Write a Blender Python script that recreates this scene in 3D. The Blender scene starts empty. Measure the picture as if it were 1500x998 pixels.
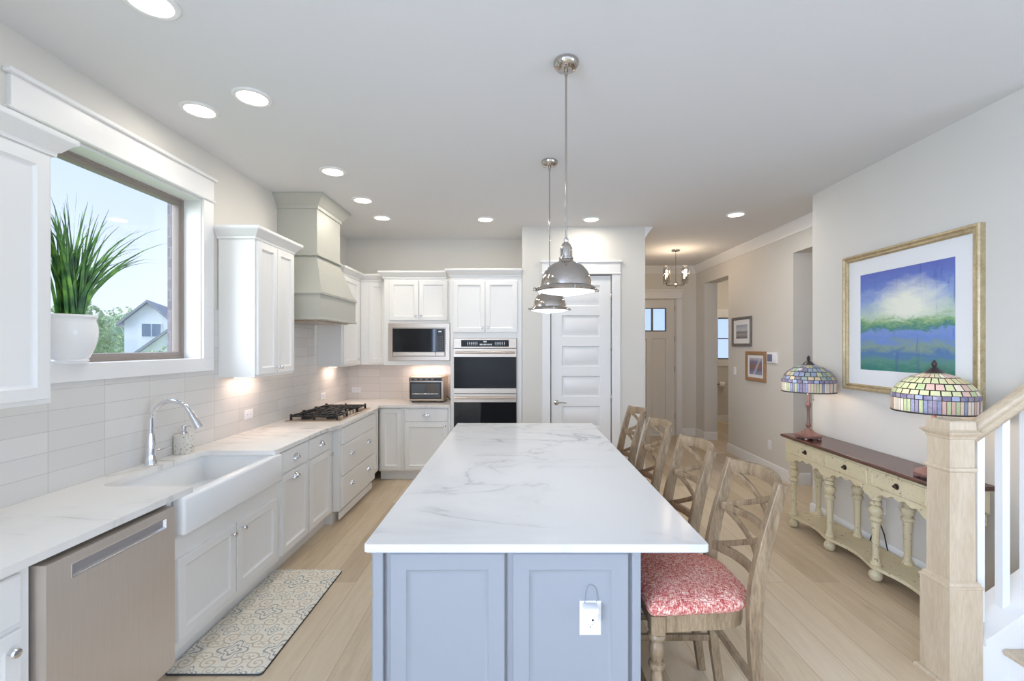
import bpy, bmesh, math, random
from mathutils import Vector, Matrix
PI = math.pi
R = math.radians
random.seed(7)
S = bpy.context.scene
C = S.collection

# ---------------------------------------------------------------- camera, world, lights, exposure
HC = 3.05                                   # ceiling height
cam_d = bpy.data.cameras.new('camera')
cam_d.sensor_width = 36.0
cam_d.lens = 36.0 * 660 / 1500
cam_d.shift_x = -8 / 1500
cam_d.shift_y = 7 / 1500
cam_d.clip_start = 0.02
cam_d.clip_end = 400
cam = bpy.data.objects.new('camera', cam_d)
cam.location = (0, 0, 1.63)
cam.rotation_euler = (R(90), 0, 0)
C.objects.link(cam)
S.camera = cam
S.view_settings.view_transform = 'Standard'
S.view_settings.look = 'None'
S.view_settings.gamma = 1
S.view_settings.use_curve_mapping = False
S.view_settings.exposure = 0.0
try:
    S.cycles.use_denoising = True
    S.cycles.max_bounces = 10
    S.cycles.diffuse_bounces = 6
    S.cycles.sample_clamp_indirect = 6
except Exception:
    pass

W = bpy.data.worlds.new('sky')
S.world = W
W.use_nodes = True
nt = W.node_tree
nt.nodes.clear()
wo = nt.nodes.new('ShaderNodeOutputWorld')
bg = nt.nodes.new('ShaderNodeBackground')
tc = nt.nodes.new('ShaderNodeTexCoord')
sx = nt.nodes.new('ShaderNodeSeparateXYZ')
rp = nt.nodes.new('ShaderNodeValToRGB')
rp.color_ramp.elements[0].position = 0.0
rp.color_ramp.elements[0].color = (0.80, 0.90, 1.0, 1)
rp.color_ramp.elements[1].position = 0.55
rp.color_ramp.elements[1].color = (0.42, 0.60, 1.0, 1)
nt.links.new(tc.outputs['Generated'], sx.inputs[0])
nt.links.new(sx.outputs['Z'], rp.inputs[0])
nt.links.new(rp.outputs[0], bg.inputs[0])
bg.inputs[1].default_value = 1.25
nt.links.new(bg.outputs[0], wo.inputs[0])


def area_light(name, loc, rot, sx_, sy_, power, col, shape='RECTANGLE', spread=180):
    d = bpy.data.lights.new(name, 'AREA')
    d.shape = shape
    d.size = sx_
    if shape in ('RECTANGLE', 'ELLIPSE'):
        d.size_y = sy_
    d.energy = power
    d.color = col
    d.spread = R(spread)
    o = bpy.data.objects.new(name, d)
    o.location = loc
    o.rotation_euler = rot
    C.objects.link(o)
    return o


def point_light(name, loc, power, col, r=0.03):
    d = bpy.data.lights.new(name, 'POINT')
    d.energy = power
    d.color = col
    d.shadow_soft_size = r
    o = bpy.data.objects.new(name, d)
    o.location = loc
    C.objects.link(o)
    return o


DAY = (0.52, 0.69, 1.0)
# daylight of the glass doors and windows at the camera's back: first two lamps
area_light('daylight_rear', (2.6, -4.38, 1.35), (R(90), 0, 0), 4.2, 2.4, 25, DAY)
area_light('daylight_side', (-2.20, -2.2, 1.6), (0, R(-90), 0), 1.7, 3.0, 265, DAY)
area_light('fill_right', (5.33, -1.5, 1.6), (0, R(90), 0), 1.7, 3.0, 105, DAY)  # added fill to brighten the lower left cabinets, no known window there
sun_d = bpy.data.lights.new('sky_sun', 'SUN')
sun_d.energy = 11.0
sun_d.angle = R(75)
sun_d.color = (0.78, 0.87, 1.0)
sun = bpy.data.objects.new('sky_sun', sun_d)
sun.rotation_euler = Vector((0.80, 0.40, -0.34)).to_track_quat('-Z', 'Y').to_euler()
C.objects.link(sun)
WARM = (1.0, 0.86, 0.70)
LAMPW = (1.0, 0.925, 0.82)
RECESS_W = 4.0

# ---------------------------------------------------------------- materials


def s2l(c):
    return tuple((x / 255 / 12.92) if x / 255 <= 0.04045 else ((x / 255 + 0.055) / 1.055) ** 2.4 for x in c)


class NT:
    def __init__(s, name):
        s.m = bpy.data.materials.new(name)
        s.m.use_nodes = True
        s.t = s.m.node_tree
        s.t.nodes.clear()
        s.out = s.n('OutputMaterial')
        s.b = s.n('BsdfPrincipled')
        s.l(s.b.outputs[0], s.out.inputs[0])

    def n(s, k, **kw):
        x = s.t.nodes.new('ShaderNode' + k)
        for a, v in kw.items():
            setattr(x, a, v)
        return x

    def l(s, a, b):
        s.t.links.new(a, b)

    def put(s, sock, v):
        if isinstance(v, bpy.types.NodeSocket):
            s.l(v, sock)
        elif isinstance(v, (tuple, list)) and len(v) == 3 and sock.type == 'RGBA':
            sock.default_value = (*v, 1)
        else:
            sock.default_value = v

    def math(s, op, a, b=0.0, c=None):
        x = s.n('Math', operation=op)
        s.put(x.inputs[0], a)
        s.put(x.inputs[1], b)
        if c is not None:
            s.put(x.inputs[2], c)
        return x.outputs[0]

    def mix(s, f, a, b):
        x = s.n('Mix', data_type='RGBA')
        s.put(x.inputs[0], f)
        s.put(x.inputs[6], a)
        s.put(x.inputs[7], b)
        return x.outputs[2]

    def obj(s, scale=(1, 1, 1), rot=(0, 0, 0), loc=(0, 0, 0), src='Object'):
        t = s.n('TexCoord')
        m = s.n('Mapping')
        m.inputs['Scale'].default_value = scale
        m.inputs['Rotation'].default_value = rot
        m.inputs['Location'].default_value = loc
        s.l(t.outputs[src], m.inputs[0])
        return m.outputs[0]

    def pos(s, scale=(1, 1, 1), rot=(0, 0, 0), loc=(0, 0, 0)):
        g = s.n('NewGeometry')
        m = s.n('Mapping')
        m.inputs['Scale'].default_value = scale
        m.inputs['Rotation'].default_value = rot
        m.inputs['Location'].default_value = loc
        s.l(g.outputs['Position'], m.inputs[0])
        return m.outputs[0]

    def noise(s, vec, scale, detail=2.0, rough=0.5, dist=0.0):
        x = s.n('TexNoise')
        s.l(vec, x.inputs['Vector'])
        x.inputs['Scale'].default_value = scale
        x.inputs['Detail'].default_value = detail
        x.inputs['Roughness'].default_value = rough
        x.inputs['Distortion'].default_value = dist
        return x.outputs[0]

    def ramp(s, f, stops, interp='LINEAR'):
        x = s.n('ValToRGB')
        e = x.color_ramp.elements
        x.color_ramp.interpolation = interp
        while len(e) < len(stops):
            e.new(0.5)
        for i, (p, c) in enumerate(stops):
            e[i].position = p
            e[i].color = (*c, 1)
        s.put(x.inputs[0], f)
        return x.outputs[0]

    def bump(s, h, strength=0.2, dist=0.002):
        x = s.n('Bump')
        x.inputs['Strength'].default_value = strength
        x.inputs['Distance'].default_value = dist
        s.l(h, x.inputs['Height'])
        s.l(x.outputs[0], s.b.inputs['Normal'])

    def set(s, **kw):
        for k, v in kw.items():
            s.put(s.b.inputs[k.replace('_', ' ')], v)
        return s


def paint(name, rgb, rough=0.5, var=0.03, scale=6.0, bump=0.0):
    n = NT(name)
    c = s2l(rgb)
    d = tuple(x * (1 - var) for x in c)
    f = n.noise(n.obj(), scale, 3)
    n.set(Base_Color=n.mix(f, c, d), Roughness=rough)
    if bump:
        n.bump(n.noise(n.obj(), 220, 2), bump, 0.001)
    return n.m


def metal(name, rgb, rough=0.15, brushed=None):
    n = NT(name)
    c = s2l(rgb)
    if brushed:
        v = n.pos(scale=brushed)
        f = n.noise(v, 3, 3)
        n.set(Base_Color=n.mix(f, c, tuple(x * .9 for x in c)), Roughness=n.math('MULTIPLY_ADD', f, 0.10, rough), Metallic=1.0)
    else:
        f = n.noise(n.obj(), 30, 2)
        n.set(Base_Color=n.mix(f, c, tuple(x * .96 for x in c)), Roughness=rough, Metallic=1.0)
    return n.m


def emit(name, rgb, strength):
    n = NT(name)
    f = n.noise(n.obj(), 5, 1)
    c = s2l(rgb)
    n.set(Base_Color=c, Emission_Color=n.mix(f, c, tuple(x * .97 for x in c)), Emission_Strength=strength)
    return n.m


def wood(name, light, dark, scale=(1, 1, 1), rough=0.45, use='Object', amt=1.0):
    n = NT(name)
    v = n.obj(scale=scale) if use == 'Object' else n.pos(scale=scale)
    f = n.noise(v, 4, 5, 0.6, 0.6)
    g = n.noise(v, 22, 3, 0.6)
    h = n.math('MULTIPLY_ADD', g, 0.4, n.math('MULTIPLY', f, 0.6))
    n.set(Base_Color=n.ramp(h, [(0.3, s2l(dark)), (0.68, s2l(light))]), Roughness=rough)
    n.bump(g, 0.08 * amt, 0.002)
    return n.m


def quartz(name, base, vein, rot, warm=False):
    n = NT(name)
    v = n.pos(rot=(0, 0, rot), scale=(1.0, 2.2, 1.0))
    n1 = n.noise(v, 0.8, 6, 0.55, 0.9)
    a = n.math('ABSOLUTE', n.math('SUBTRACT', n1, 0.5))
    line = n.math('SUBTRACT', 1.0, n.math('MULTIPLY', a, 55.0))
    line = n.math('MAXIMUM', line, 0.0)
    brk = n.noise(n.pos(loc=(3, 1, 0)), 1.7, 3)
    brk = n.math('MAXIMUM', n.math('MULTIPLY_ADD', brk, 4.0, -1.75), 0.0)
    brk = n.math('MINIMUM', brk, 1.0)
    cloud = n.math('MAXIMUM', n.math('SUBTRACT', 1.0, n.math('MULTIPLY', a, 9.0)), 0.0)
    f = n.math('ADD', n.math('MULTIPLY', line, 0.55), n.math('MULTIPLY', cloud, 0.22))
    f = n.math('MULTIPLY', f, brk)
    n.set(Base_Color=n.mix(f, s2l(base), s2l(vein)), Roughness=0.15)
    n.b.inputs['Specular IOR Level'].default_value = 0.14
    return n.m


M = {}
M['wall'] = paint('wall_paint', (219, 215, 207), 0.75, 0.015, 3, 0.05)
M['ceiling'] = paint('ceiling_paint', (224, 224, 225), 0.85, 0.015, 2, 0.05)
M['trim'] = paint('trim_paint', (236, 235, 233), 0.35, 0.012)
M['cab'] = paint('cabinet_paint', (238, 237, 234), 0.38, 0.012)
M['hood'] = paint('hood_paint', (182, 182, 173), 0.42, 0.012)
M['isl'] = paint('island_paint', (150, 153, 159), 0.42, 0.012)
M['dark'] = paint('dark_gap', (30, 30, 31), 0.6)
M['chrome'] = metal('chrome', (232, 232, 236), 0.07)
M['nickel'] = metal('polished_nickel', (192, 185, 178), 0.09)
M['steel'] = metal('brushed_steel', (204, 189, 174), 0.30, (1, 1, 60))
M['steel_v'] = metal('brushed_steel_door', (232, 222, 212), 0.42, (60, 60, 1))
M['steel_v'].node_tree.nodes['Principled BSDF'].inputs['Metallic'].default_value = 0.8
M['iron'] = paint('cast_iron', (40, 39, 40), 0.5, 0.2, 40)
_bg = NT('black_glass').set(Base_Color=(0.010, 0.011, 0.014), Roughness=0.04)
_bg.b.inputs['Specular IOR Level'].default_value = 0.3
M['black_glass'] = _bg.m
M['black_plastic'] = paint('black_plastic', (28, 28, 30), 0.35)
M['white_plastic'] = paint('white_plastic', (240, 240, 242), 0.3, 0.01)
M['ceramic'] = paint('white_ceramic', (243, 243, 242), 0.12, 0.01)
M['fireclay'] = paint('white_fireclay', (240, 240, 239), 0.10, 0.01)
M['quartz'] = quartz('quartz_counter', (234, 231, 226), (132, 128, 126), R(25))
M['quartz_isl'] = quartz('quartz_island', (216, 215, 214), (140, 142, 148), R(40))
M['lens'] = emit('lamp_lens', (255, 247, 232), 5.0)
M['lens_p'] = emit('pendant_lens', (236, 244, 255), 1.6)
M['bulb'] = emit('warm_bulb', (255, 214, 160), 9.0)
M['strip'] = emit('cabinet_light', (255, 226, 204), 3.0)
M['chair'] = wood('weathered_oak', (168, 145, 114), (98, 77, 56), (6, 6, 1.2))
M['newel'] = wood('pale_oak', (216, 198, 172), (190, 168, 140), (5, 5, 0.8), 0.42)
M['rail'] = wood('pale_oak_rail', (216, 198, 172), (188, 166, 138), (1.2, 9, 9), 0.4)
M['cherry'] = wood('cherry_top', (100, 62, 52), (66, 38, 34), (9, 1.2, 4), 0.22)
M['bronze_wood'] = wood('brown_lamp_base', (150, 110, 100), (112, 76, 68), (4, 4, 2), 0.35)
M['bronze'] = paint('dark_bronze', (58, 50, 48), 0.4, 0.15, 60)
M['pewter'] = metal('aged_pewter', (96, 88, 80), 0.4)
M['taupe'] = paint('taupe_window_frame', (150, 138, 130), 0.45, 0.03)


def m_cream():
    n = NT('distressed_cream')
    f = n.noise(n.obj(), 5, 4)
    base = n.mix(f, s2l((226, 214, 182)), s2l((206, 190, 152)))
    w = n.noise(n.obj(loc=(2, 5, 1)), 34, 4, 0.7)
    w = n.math('GREATER_THAN', w, 0.63)
    n.set(Base_Color=n.mix(n.math('MULTIPLY', w, 0.7), base, s2l((120, 98, 72))), Roughness=0.5)
    return n.m


M['cream'] = m_cream()


def m_floor():
    n = NT('oak_plank_floor')
    v = n.pos(rot=(0, 0, R(90)))
    br = n.n('TexBrick')
    n.l(v, br.inputs['Vector'])
    br.offset = 0.37
    br.inputs['Color1'].default_value = (0, 0, 0, 1)
    br.inputs['Color2'].default_value = (1, 1, 1, 1)
    br.inputs['Mortar'].default_value = (0.5, 0.5, 0.5, 1)
    br.inputs['Scale'].default_value = 1.0
    br.inputs['Mortar Size'].default_value = 0.0016
    br.inputs['Mortar Smooth'].default_value = 0.2
    br.inputs['Brick Width'].default_value = 1.55
    br.inputs['Row Height'].default_value = 0.185
    bw = n.n('RGBToBW')
    n.l(br.outputs['Color'], bw.inputs[0])
    g1 = n.noise(n.pos(scale=(9, 0.9, 1)), 2.2, 6, 0.6, 0.8)
    g2 = n.noise(n.pos(scale=(60, 2.0, 1)), 2.5, 3, 0.6)
    kn = n.noise(n.pos(scale=(5, 2.2, 1), loc=(4, 2, 0)), 1.6, 2, 0.5, 1.0)
    kn = n.math('MAXIMUM', n.math('MULTIPLY_ADD', kn, 9.0, -6.4), 0.0)
    h = n.math('ADD', n.math('MULTIPLY', bw.outputs[0], 0.34), n.math('ADD', n.math('MULTIPLY', g1, 0.44), n.math('MULTIPLY', g2, 0.22)))
    col = n.ramp(h, [(0.22, s2l((172, 150, 122))), (0.5, s2l((205, 186, 158))), (0.8, s2l((222, 206, 182)))])
    col = n.mix(n.math('MINIMUM', n.math('MULTIPLY', kn, 0.35), 0.5), col, s2l((134, 108, 80)))
    col = n.mix(n.math('MULTIPLY', br.outputs['Fac'], 0.55), col, s2l((120, 98, 74)))
    n.set(Base_Color=col, Roughness=n.math('MULTIPLY_ADD', g2, 0.15, 0.28))
    n.bump(n.math('ADD', g2, n.math('MULTIPLY', br.outputs['Fac'], -3.0)), 0.10, 0.002)
    return n.m


M['floor'] = m_floor()


def m_tile(name, rot, loc):
    n = NT(name)
    v = n.pos()
    # pick the wall's own two axes, rows stacked one over another without offset
    sp = n.n('SeparateXYZ')
    n.l(v, sp.inputs[0])
    cb = n.n('CombineXYZ')
    n.l(sp.outputs['Y' if rot else 'X'], cb.inputs[0])
    n.l(n.math('SUBTRACT', sp.outputs['Z'], 0.915), cb.inputs[1])
    mp = n.n('Mapping')
    mp.inputs['Location'].default_value = loc
    n.l(cb.outputs[0], mp.inputs[0])
    br = n.n('TexBrick')
    br.offset = 0.0
    n.l(mp.outputs[0], br.inputs['Vector'])
    br.inputs['Color1'].default_value = (*s2l((222, 219, 214)), 1)
    br.inputs['Color2'].default_value = (*s2l((215, 212, 207)), 1)
    br.inputs['Mortar'].default_value = (*s2l((196, 192, 187)), 1)
    br.inputs['Scale'].default_value = 1.0
    br.inputs['Mortar Size'].default_value = 0.0016
    br.inputs['Mortar Smooth'].default_value = 0.1
    br.inputs['Brick Width'].default_value = 0.298
    br.inputs['Row Height'].default_value = 0.0995
    wv = n.noise(n.pos(scale=(3, 3, 9)), 3.0, 2)
    n.set(Base_Color=br.outputs['Color'], Roughness=0.16)
    n.bump(n.math('ADD', n.math('MULTIPLY', wv, 0.25), n.math('MULTIPLY', br.outputs['Fac'], -1.0)), 0.35, 0.002)
    return n.m


M['tile_left'] = m_tile('stacked_tile_left', True, (-0.085, 0, 0))
M['tile_back'] = m_tile('stacked_tile_back', False, (0.05, 0, 0))


def m_brick():
    n = NT('red_grey_brick')
    sp = n.n('SeparateXYZ')
    n.l(n.pos(), sp.inputs[0])
    cb = n.n('CombineXYZ')
    n.l(n.math('ADD', sp.outputs['X'], sp.outputs['Y']), cb.inputs[0])
    n.l(sp.outputs['Z'], cb.inputs[1])
    br = n.n('TexBrick')
    n.l(cb.outputs[0], br.inputs['Vector'])
    br.inputs['Color1'].default_value = (*s2l((128, 118, 122)), 1)
    br.inputs['Color2'].default_value = (*s2l((108, 100, 108)), 1)
    br.inputs['Mortar'].default_value = (*s2l((132, 126, 132)), 1)
    br.inputs['Scale'].default_value = 1
    br.inputs['Brick Width'].default_value = 0.21
    br.inputs['Row Height'].default_value = 0.075
    br.inputs['Mortar Size'].default_value = 0.006
    n.set(Base_Color=br.outputs['Color'], Roughness=0.85)
    n.bump(br.outputs['Fac'], -0.5, 0.004)
    return n.m


M['brick'] = m_brick()


def m_glass(name, tint=(1, 1, 1), refl=0.9):
    n = NT(name)
    tr = n.n('BsdfTransparent')
    tr.inputs[0].default_value = (*tint, 1)
    gl = n.n('BsdfGlossy')
    gl.inputs['Roughness'].default_value = 0.02
    fr = n.n('Fresnel')
    gm = n.n('NewGeometry')
    n.l(n.math('MULTIPLY_ADD', gm.outputs['Backfacing'], 1 / 1.45 - 1.45, 1.45), fr.inputs[0])
    mx = n.n('MixShader')
    n.l(n.math('MULTIPLY', fr.outputs[0], refl), mx.inputs[0])
    n.l(tr.outputs[0], mx.inputs[1])
    n.l(gl.outputs[0], mx.inputs[2])
    n.l(mx.outputs[0], n.out.inputs[0])
    return n.m


M['glass'] = m_glass('window_glass')
M['clear_glass'] = m_glass('clear_shade_glass', (0.96, 0.96, 0.96))
M['frost'] = m_glass('seeded_door_glass', (0.80, 0.86, 0.98))


def m_fabric():
    n = NT('red_tweed')
    a = n.noise(n.obj(scale=(1, 5, 1)), 62, 2, 0.7)
    b = n.noise(n.obj(scale=(5, 1, 1), loc=(1, 2, 3)), 62, 2, 0.7)
    f = n.math('ADD', n.math('MULTIPLY', a, 0.5), n.math('MULTIPLY', b, 0.5))
    cl = n.noise(n.obj(), 9, 2)
    f = n.math('ADD', f, n.math('MULTIPLY_ADD', cl, 0.10, -0.05))
    col = n.ramp(f, [(0.38, s2l((160, 62, 60))), (0.46, s2l((194, 98, 92))), (0.53, s2l((216, 156, 140))), (0.61, s2l((240, 222, 206)))])
    n.set(Base_Color=col, Roughness=0.9)
    n.bump(f, 0.6, 0.004)
    return n.m


M['fabric'] = m_fabric()


def m_rug():
    n = NT('damask_mat')
    sp = n.n('SeparateXYZ')
    n.l(n.pos(loc=(1.51, -2.735, 0)), sp.inputs[0])

    hx, hy = 0.1225, 0.172
    wob = n.noise(n.pos(), 26, 2)
    wob = n.math('MULTIPLY_ADD', wob, 0.016, -0.008)
    X = n.math('ADD', n.math('PINGPONG', sp.outputs['X'], hx), wob)
    Y = n.math('ADD', n.math('PINGPONG', sp.outputs['Y'], hy), wob)

    def polar(cx, cy):
        dx, dy = n.math('SUBTRACT', X, cx), n.math('SUBTRACT', Y, cy)
        r = n.math('SQRT', n.math('ADD', n.math('MULTIPLY', dx, dx), n.math('MULTIPLY', dy, dy)))
        return r, n.math('ARCTAN2', dy, dx)

    def line(v, w):
        return n.math('LESS_THAN', n.math('ABSOLUTE', n.math('SUBTRACT', n.math('FRACT', v), 0.5)), w)

    def both(a, b_):
        return n.math('MULTIPLY', a, b_)

    def motif(cx, cy, rad):
        r, th = polar(cx, cy)
        pet = n.math('MULTIPLY_ADD', n.math('COSINE', n.math('MULTIPLY', th, 4.0)), 0.30, 1.0)
        q = n.math('DIVIDE', r, n.math('MULTIPLY', pet, rad))
        return both(line(n.math('MULTIPLY_ADD', q, 2.0, 0.45), 0.17), n.math('LESS_THAN', q, 1.12))

    def spiral(cx, cy, rad, pitch, sgn):
        r, th = polar(cx, cy)
        ph = n.math('ADD', n.math('DIVIDE', r, pitch), n.math('MULTIPLY', th, sgn / (2 * PI)))
        return both(line(ph, 0.15), n.math('LESS_THAN', r, rad))
    m1 = n.math('MAXIMUM', motif(0.0, 0.0, 0.058), motif(hx, hy, 0.036))
    s1 = n.math('MAXIMUM', spiral(0.062, 0.098, 0.048, 0.026, 1), spiral(0.105, 0.052, 0.040, 0.024, -1))
    s2 = n.math('MAXIMUM', spiral(0.020, 0.150, 0.034, 0.021, -1), spiral(0.062, 0.030, 0.026, 0.018, 1))
    col = n.mix(n.math('MULTIPLY', s2, 0.7), s2l((228, 222, 208)), s2l((164, 168, 160)))
    col = n.mix(n.math('MULTIPLY', s1, 0.75), col, s2l((186, 168, 146)))
    col = n.mix(n.math('MULTIPLY', m1, 0.62), col, s2l((96, 108, 122)))
    n.set(Base_Color=col, Roughness=0.8)
    return n.m


M['rug'] = m_rug()
M['rug_edge'] = paint('mat_edge', (70, 72, 76), 0.7)


def m_tiffany(name, cols, rows, stops, skirt=False, seed=0.0, bright=0.24):
    n = NT(name)
    uv = n.n('UVMap')
    sp = n.n('SeparateXYZ')
    n.l(uv.outputs[0], sp.inputs[0])
    v = n.math('MULTIPLY', sp.outputs['Y'], rows)
    vi = n.math('FLOOR', v)
    u = n.math('ADD', n.math('MULTIPLY', sp.outputs['X'], cols), n.math('MULTIPLY', vi, 0.5))
    ui = n.math('FLOOR', u)
    uf = n.math('ABSOLUTE', n.math('SUBTRACT', n.math('FRACT', u), 0.5))
    vf = n.math('ABSOLUTE', n.math('SUBTRACT', n.math('FRACT', v), 0.5))
    lead = n.math('MAXIMUM', n.math('GREATER_THAN', uf, 0.425), n.math('GREATER_THAN', vf, 0.46 if skirt else 0.425))
    cb = n.n('CombineXYZ')
    n.l(ui, cb.inputs[0])
    n.l(vi, cb.inputs[1])
    cb.inputs[2].default_value = seed
    wn = n.n('TexWhiteNoise')
    n.l(cb.outputs[0], wn.inputs['Vector'])
    k = n.n('ValToRGB')
    col = n.ramp(wn.outputs['Value'], stops, 'CONSTANT')
    st = n.noise(n.obj(), 70, 3)
    col = n.mix(n.math('MULTIPLY', st, 0.22), col, s2l((236, 236, 226)))
    tl = n.n('BsdfTranslucent')
    n.l(col, tl.inputs[0])
    n.l(col, n.b.inputs['Base Color'])
    n.b.inputs['Roughness'].default_value = 0.2
    m1 = n.n('MixShader')
    m1.inputs[0].default_value = bright
    n.l(n.b.outputs[0], m1.inputs[1])
    n.l(tl.outputs[0], m1.inputs[2])
    ld = n.n('BsdfPrincipled')
    ld.inputs['Base Color'].default_value = (*s2l((50, 46, 46)), 1)
    ld.inputs['Roughness'].default_value = 0.4
    m2 = n.n('MixShader')
    n.l(lead, m2.inputs[0])
    n.l(m1.outputs[0], m2.inputs[1])
    n.l(ld.outputs[0], m2.inputs[2])
    n.l(m2.outputs[0], n.out.inputs[0])
    return n.m


PUR, BLU, TEA, GRN, OLV, AMB, RSE, PEA = [s2l(c) for c in ((96, 90, 128), (116, 132, 176), (128, 152, 156), (156, 176, 132), (180, 188, 146), (196, 180, 144), (190, 160, 154), (204, 198, 184))]
st_far = [(0, s2l((96, 118, 124))), (.2, s2l((92, 112, 152))), (.38, s2l((140, 148, 116))), (.55, s2l((104, 128, 130))), (.7, s2l((160, 146, 116))), (.85, s2l((84, 82, 112)))]
st_near = [(0, OLV), (.25, GRN), (.45, AMB), (.6, PEA), (.75, RSE), (.9, OLV)]
st_skirt = [(0, s2l((176, 172, 164))), (.2, s2l((160, 132, 130))), (.38, PUR), (.5, s2l((96, 108, 150))), (.64, s2l((136, 154, 116))), (.8, s2l((168, 154, 126))), (.9, PEA)]
M['tif_far'] = m_tiffany('mosaic_glass_blue', 26, 5, st_far, seed=3)
M['tif_near'] = m_tiffany('mosaic_glass_green', 26, 5, st_near, seed=8)
M['tif_skirt'] = m_tiffany('mosaic_glass_strips', 64, 1, st_skirt, True, 2)
M['tif_belt'] = m_tiffany('mosaic_glass_belt', 32, 1, [(0, PUR), (.5, s2l((72, 66, 118))), (.8, BLU)], True, 5)


def m_art(name, kind):
    n = NT(name)
    uv = n.n('UVMap')
    sp = n.n('SeparateXYZ')
    n.l(uv.outputs[0], sp.inputs[0])
    mp = n.n('Mapping')
    mp.inputs['Scale'].default_value = (3, 7, 1) if kind == 'big' else (2, 2, 1)
    n.l(uv.outputs[0], mp.inputs[0])
    ns = n.noise(mp.outputs[0], 1.6, 5, 0.65, 0.8)
    fine = n.noise(mp.outputs[0], 9, 4, 0.7, 0.4)
    v = n.math('ADD', sp.outputs['Y'], n.math('MULTIPLY_ADD', ns, 0.26, -0.13))
    v = n.math('ADD', v, n.math('MULTIPLY_ADD', fine, 0.10, -0.05))
    if kind == 'big':
        col = n.ramp(v, [(0.02, s2l((62, 128, 116))), (0.10, s2l((96, 146, 132))), (0.17, s2l((84, 122, 176))), (0.24, s2l((132, 158, 140))),
                         (0.32, s2l((112, 142, 204))), (0.39, s2l((124, 150, 206))), (0.43, s2l((72, 132, 122))), (0.49, s2l((142, 180, 124))), (0.55, s2l((186, 206, 188))),
                         (0.72, s2l((146, 168, 212))), (0.86, s2l((100, 124, 196))), (1.0, s2l((90, 106, 186)))])
        vs = n.n('Mapping')
        vs.inputs['Scale'].default_value = (9, 1.2, 1)
        n.l(uv.outputs[0], vs.inputs[0])
        st = n.noise(vs.outputs[0], 1.4, 3, 0.6, 0.5)
        st = n.math('MINIMUM', n.math('MAXIMUM', n.math('MULTIPLY_ADD', st, 7.0, -4.3), 0.0), 0.45)
        col = n.mix(st, col, s2l((66, 84, 150)))
        dx = n.math('SUBTRACT', sp.outputs['X'], 0.55)
        dy = n.math('MULTIPLY', n.math('SUBTRACT', sp.outputs['Y'], 0.64), 1.5)
        r = n.math('SQRT', n.math('ADD', n.math('MULTIPLY', dx, dx), n.math('MULTIPLY', dy, dy)))
        r = n.math('ADD', r, n.math('MULTIPLY_ADD', ns, 0.24, -0.12))
        g = n.math('MINIMUM', n.math('MAXIMUM', n.math('MULTIPLY_ADD', r, -3.2, 1.35), 0.0), 0.95)
        above = n.math('MINIMUM', n.math('MAXIMUM', n.math('MULTIPLY_ADD', v, 12, -5.6), 0.0), 1.0)
        col = n.mix(n.math('MULTIPLY', g, above), col, s2l((240, 240, 222)))
    elif kind == 'town':
        col = n.ramp(v, [(0.0, s2l((96, 96, 100))), (0.3, s2l((170, 165, 160))), (0.45, s2l((120, 118, 124))), (0.6, s2l((200, 202, 206))), (1.0, s2l((158, 166, 180)))])
    else:
        dx = n.math('ABSOLUTE', n.math('SUBTRACT', sp.outputs['X'], n.math('MULTIPLY_ADD', sp.outputs['Y'], 0.5, 0.35)))
        col = n.ramp(v, [(0.0, s2l((150, 160, 186))), (0.3, s2l((120, 110, 130))), (0.5, s2l((150, 110, 100))), (0.75, s2l((120, 120, 150))), (1.0, s2l((196, 190, 196)))])
        stream = n.math('MAXIMUM', n.math('SUBTRACT', 0.6, n.math('MULTIPLY', dx, 5.0)), 0.0)
        col = n.mix(stream, col, s2l((226, 230, 240)))
    n.set(Base_Color=col, Roughness=0.35)
    return n.m


M['art_big'] = m_art('abstract_landscape_paint', 'big')
M['art_town'] = m_art('grey_print', 'town')
M['art_stream'] = m_art('stream_print', 'stream')
M['gold'] = wood('champagne_gilt', (208, 192, 156), (166, 144, 108), (3, 3, 3), 0.28)
M['gold'].node_tree.nodes['Principled BSDF'].inputs['Metallic'].default_value = 0.45
M['mat_board'] = paint('mat_board', (236, 236, 236), 0.8, 0.01)
M['frame_grey'] = wood('grey_picture_frame', (128, 122, 116), (98, 92, 88), (4, 4, 4), 0.4)
M['frame_oak'] = wood('honey_picture_frame', (178, 138, 100), (150, 110, 76), (4, 4, 4), 0.4)


def m_leaf():
    n = NT('grass_blade')
    f = n.noise(n.obj(), 14, 2)
    n.set(Base_Color=n.ramp(f, [(0.34, s2l((52, 92, 62))), (0.52, s2l((88, 140, 74))), (0.68, s2l((136, 190, 92)))]), Roughness=0.4)
    return n.m


M['leaf'] = m_leaf()
M['soil'] = paint('potting_soil', (70, 58, 46), 0.9, 0.3, 50)


def m_speckle():
    n = NT('speckled_stone')
    f = n.noise(n.obj(), 85, 2)
    f = n.math('GREATER_THAN', f, 0.63)
    n.set(Base_Color=n.mix(n.math('MULTIPLY', f, 0.8), s2l((222, 217, 206)), s2l((134, 124, 112))), Roughness=0.35)
    return n.m


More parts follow.
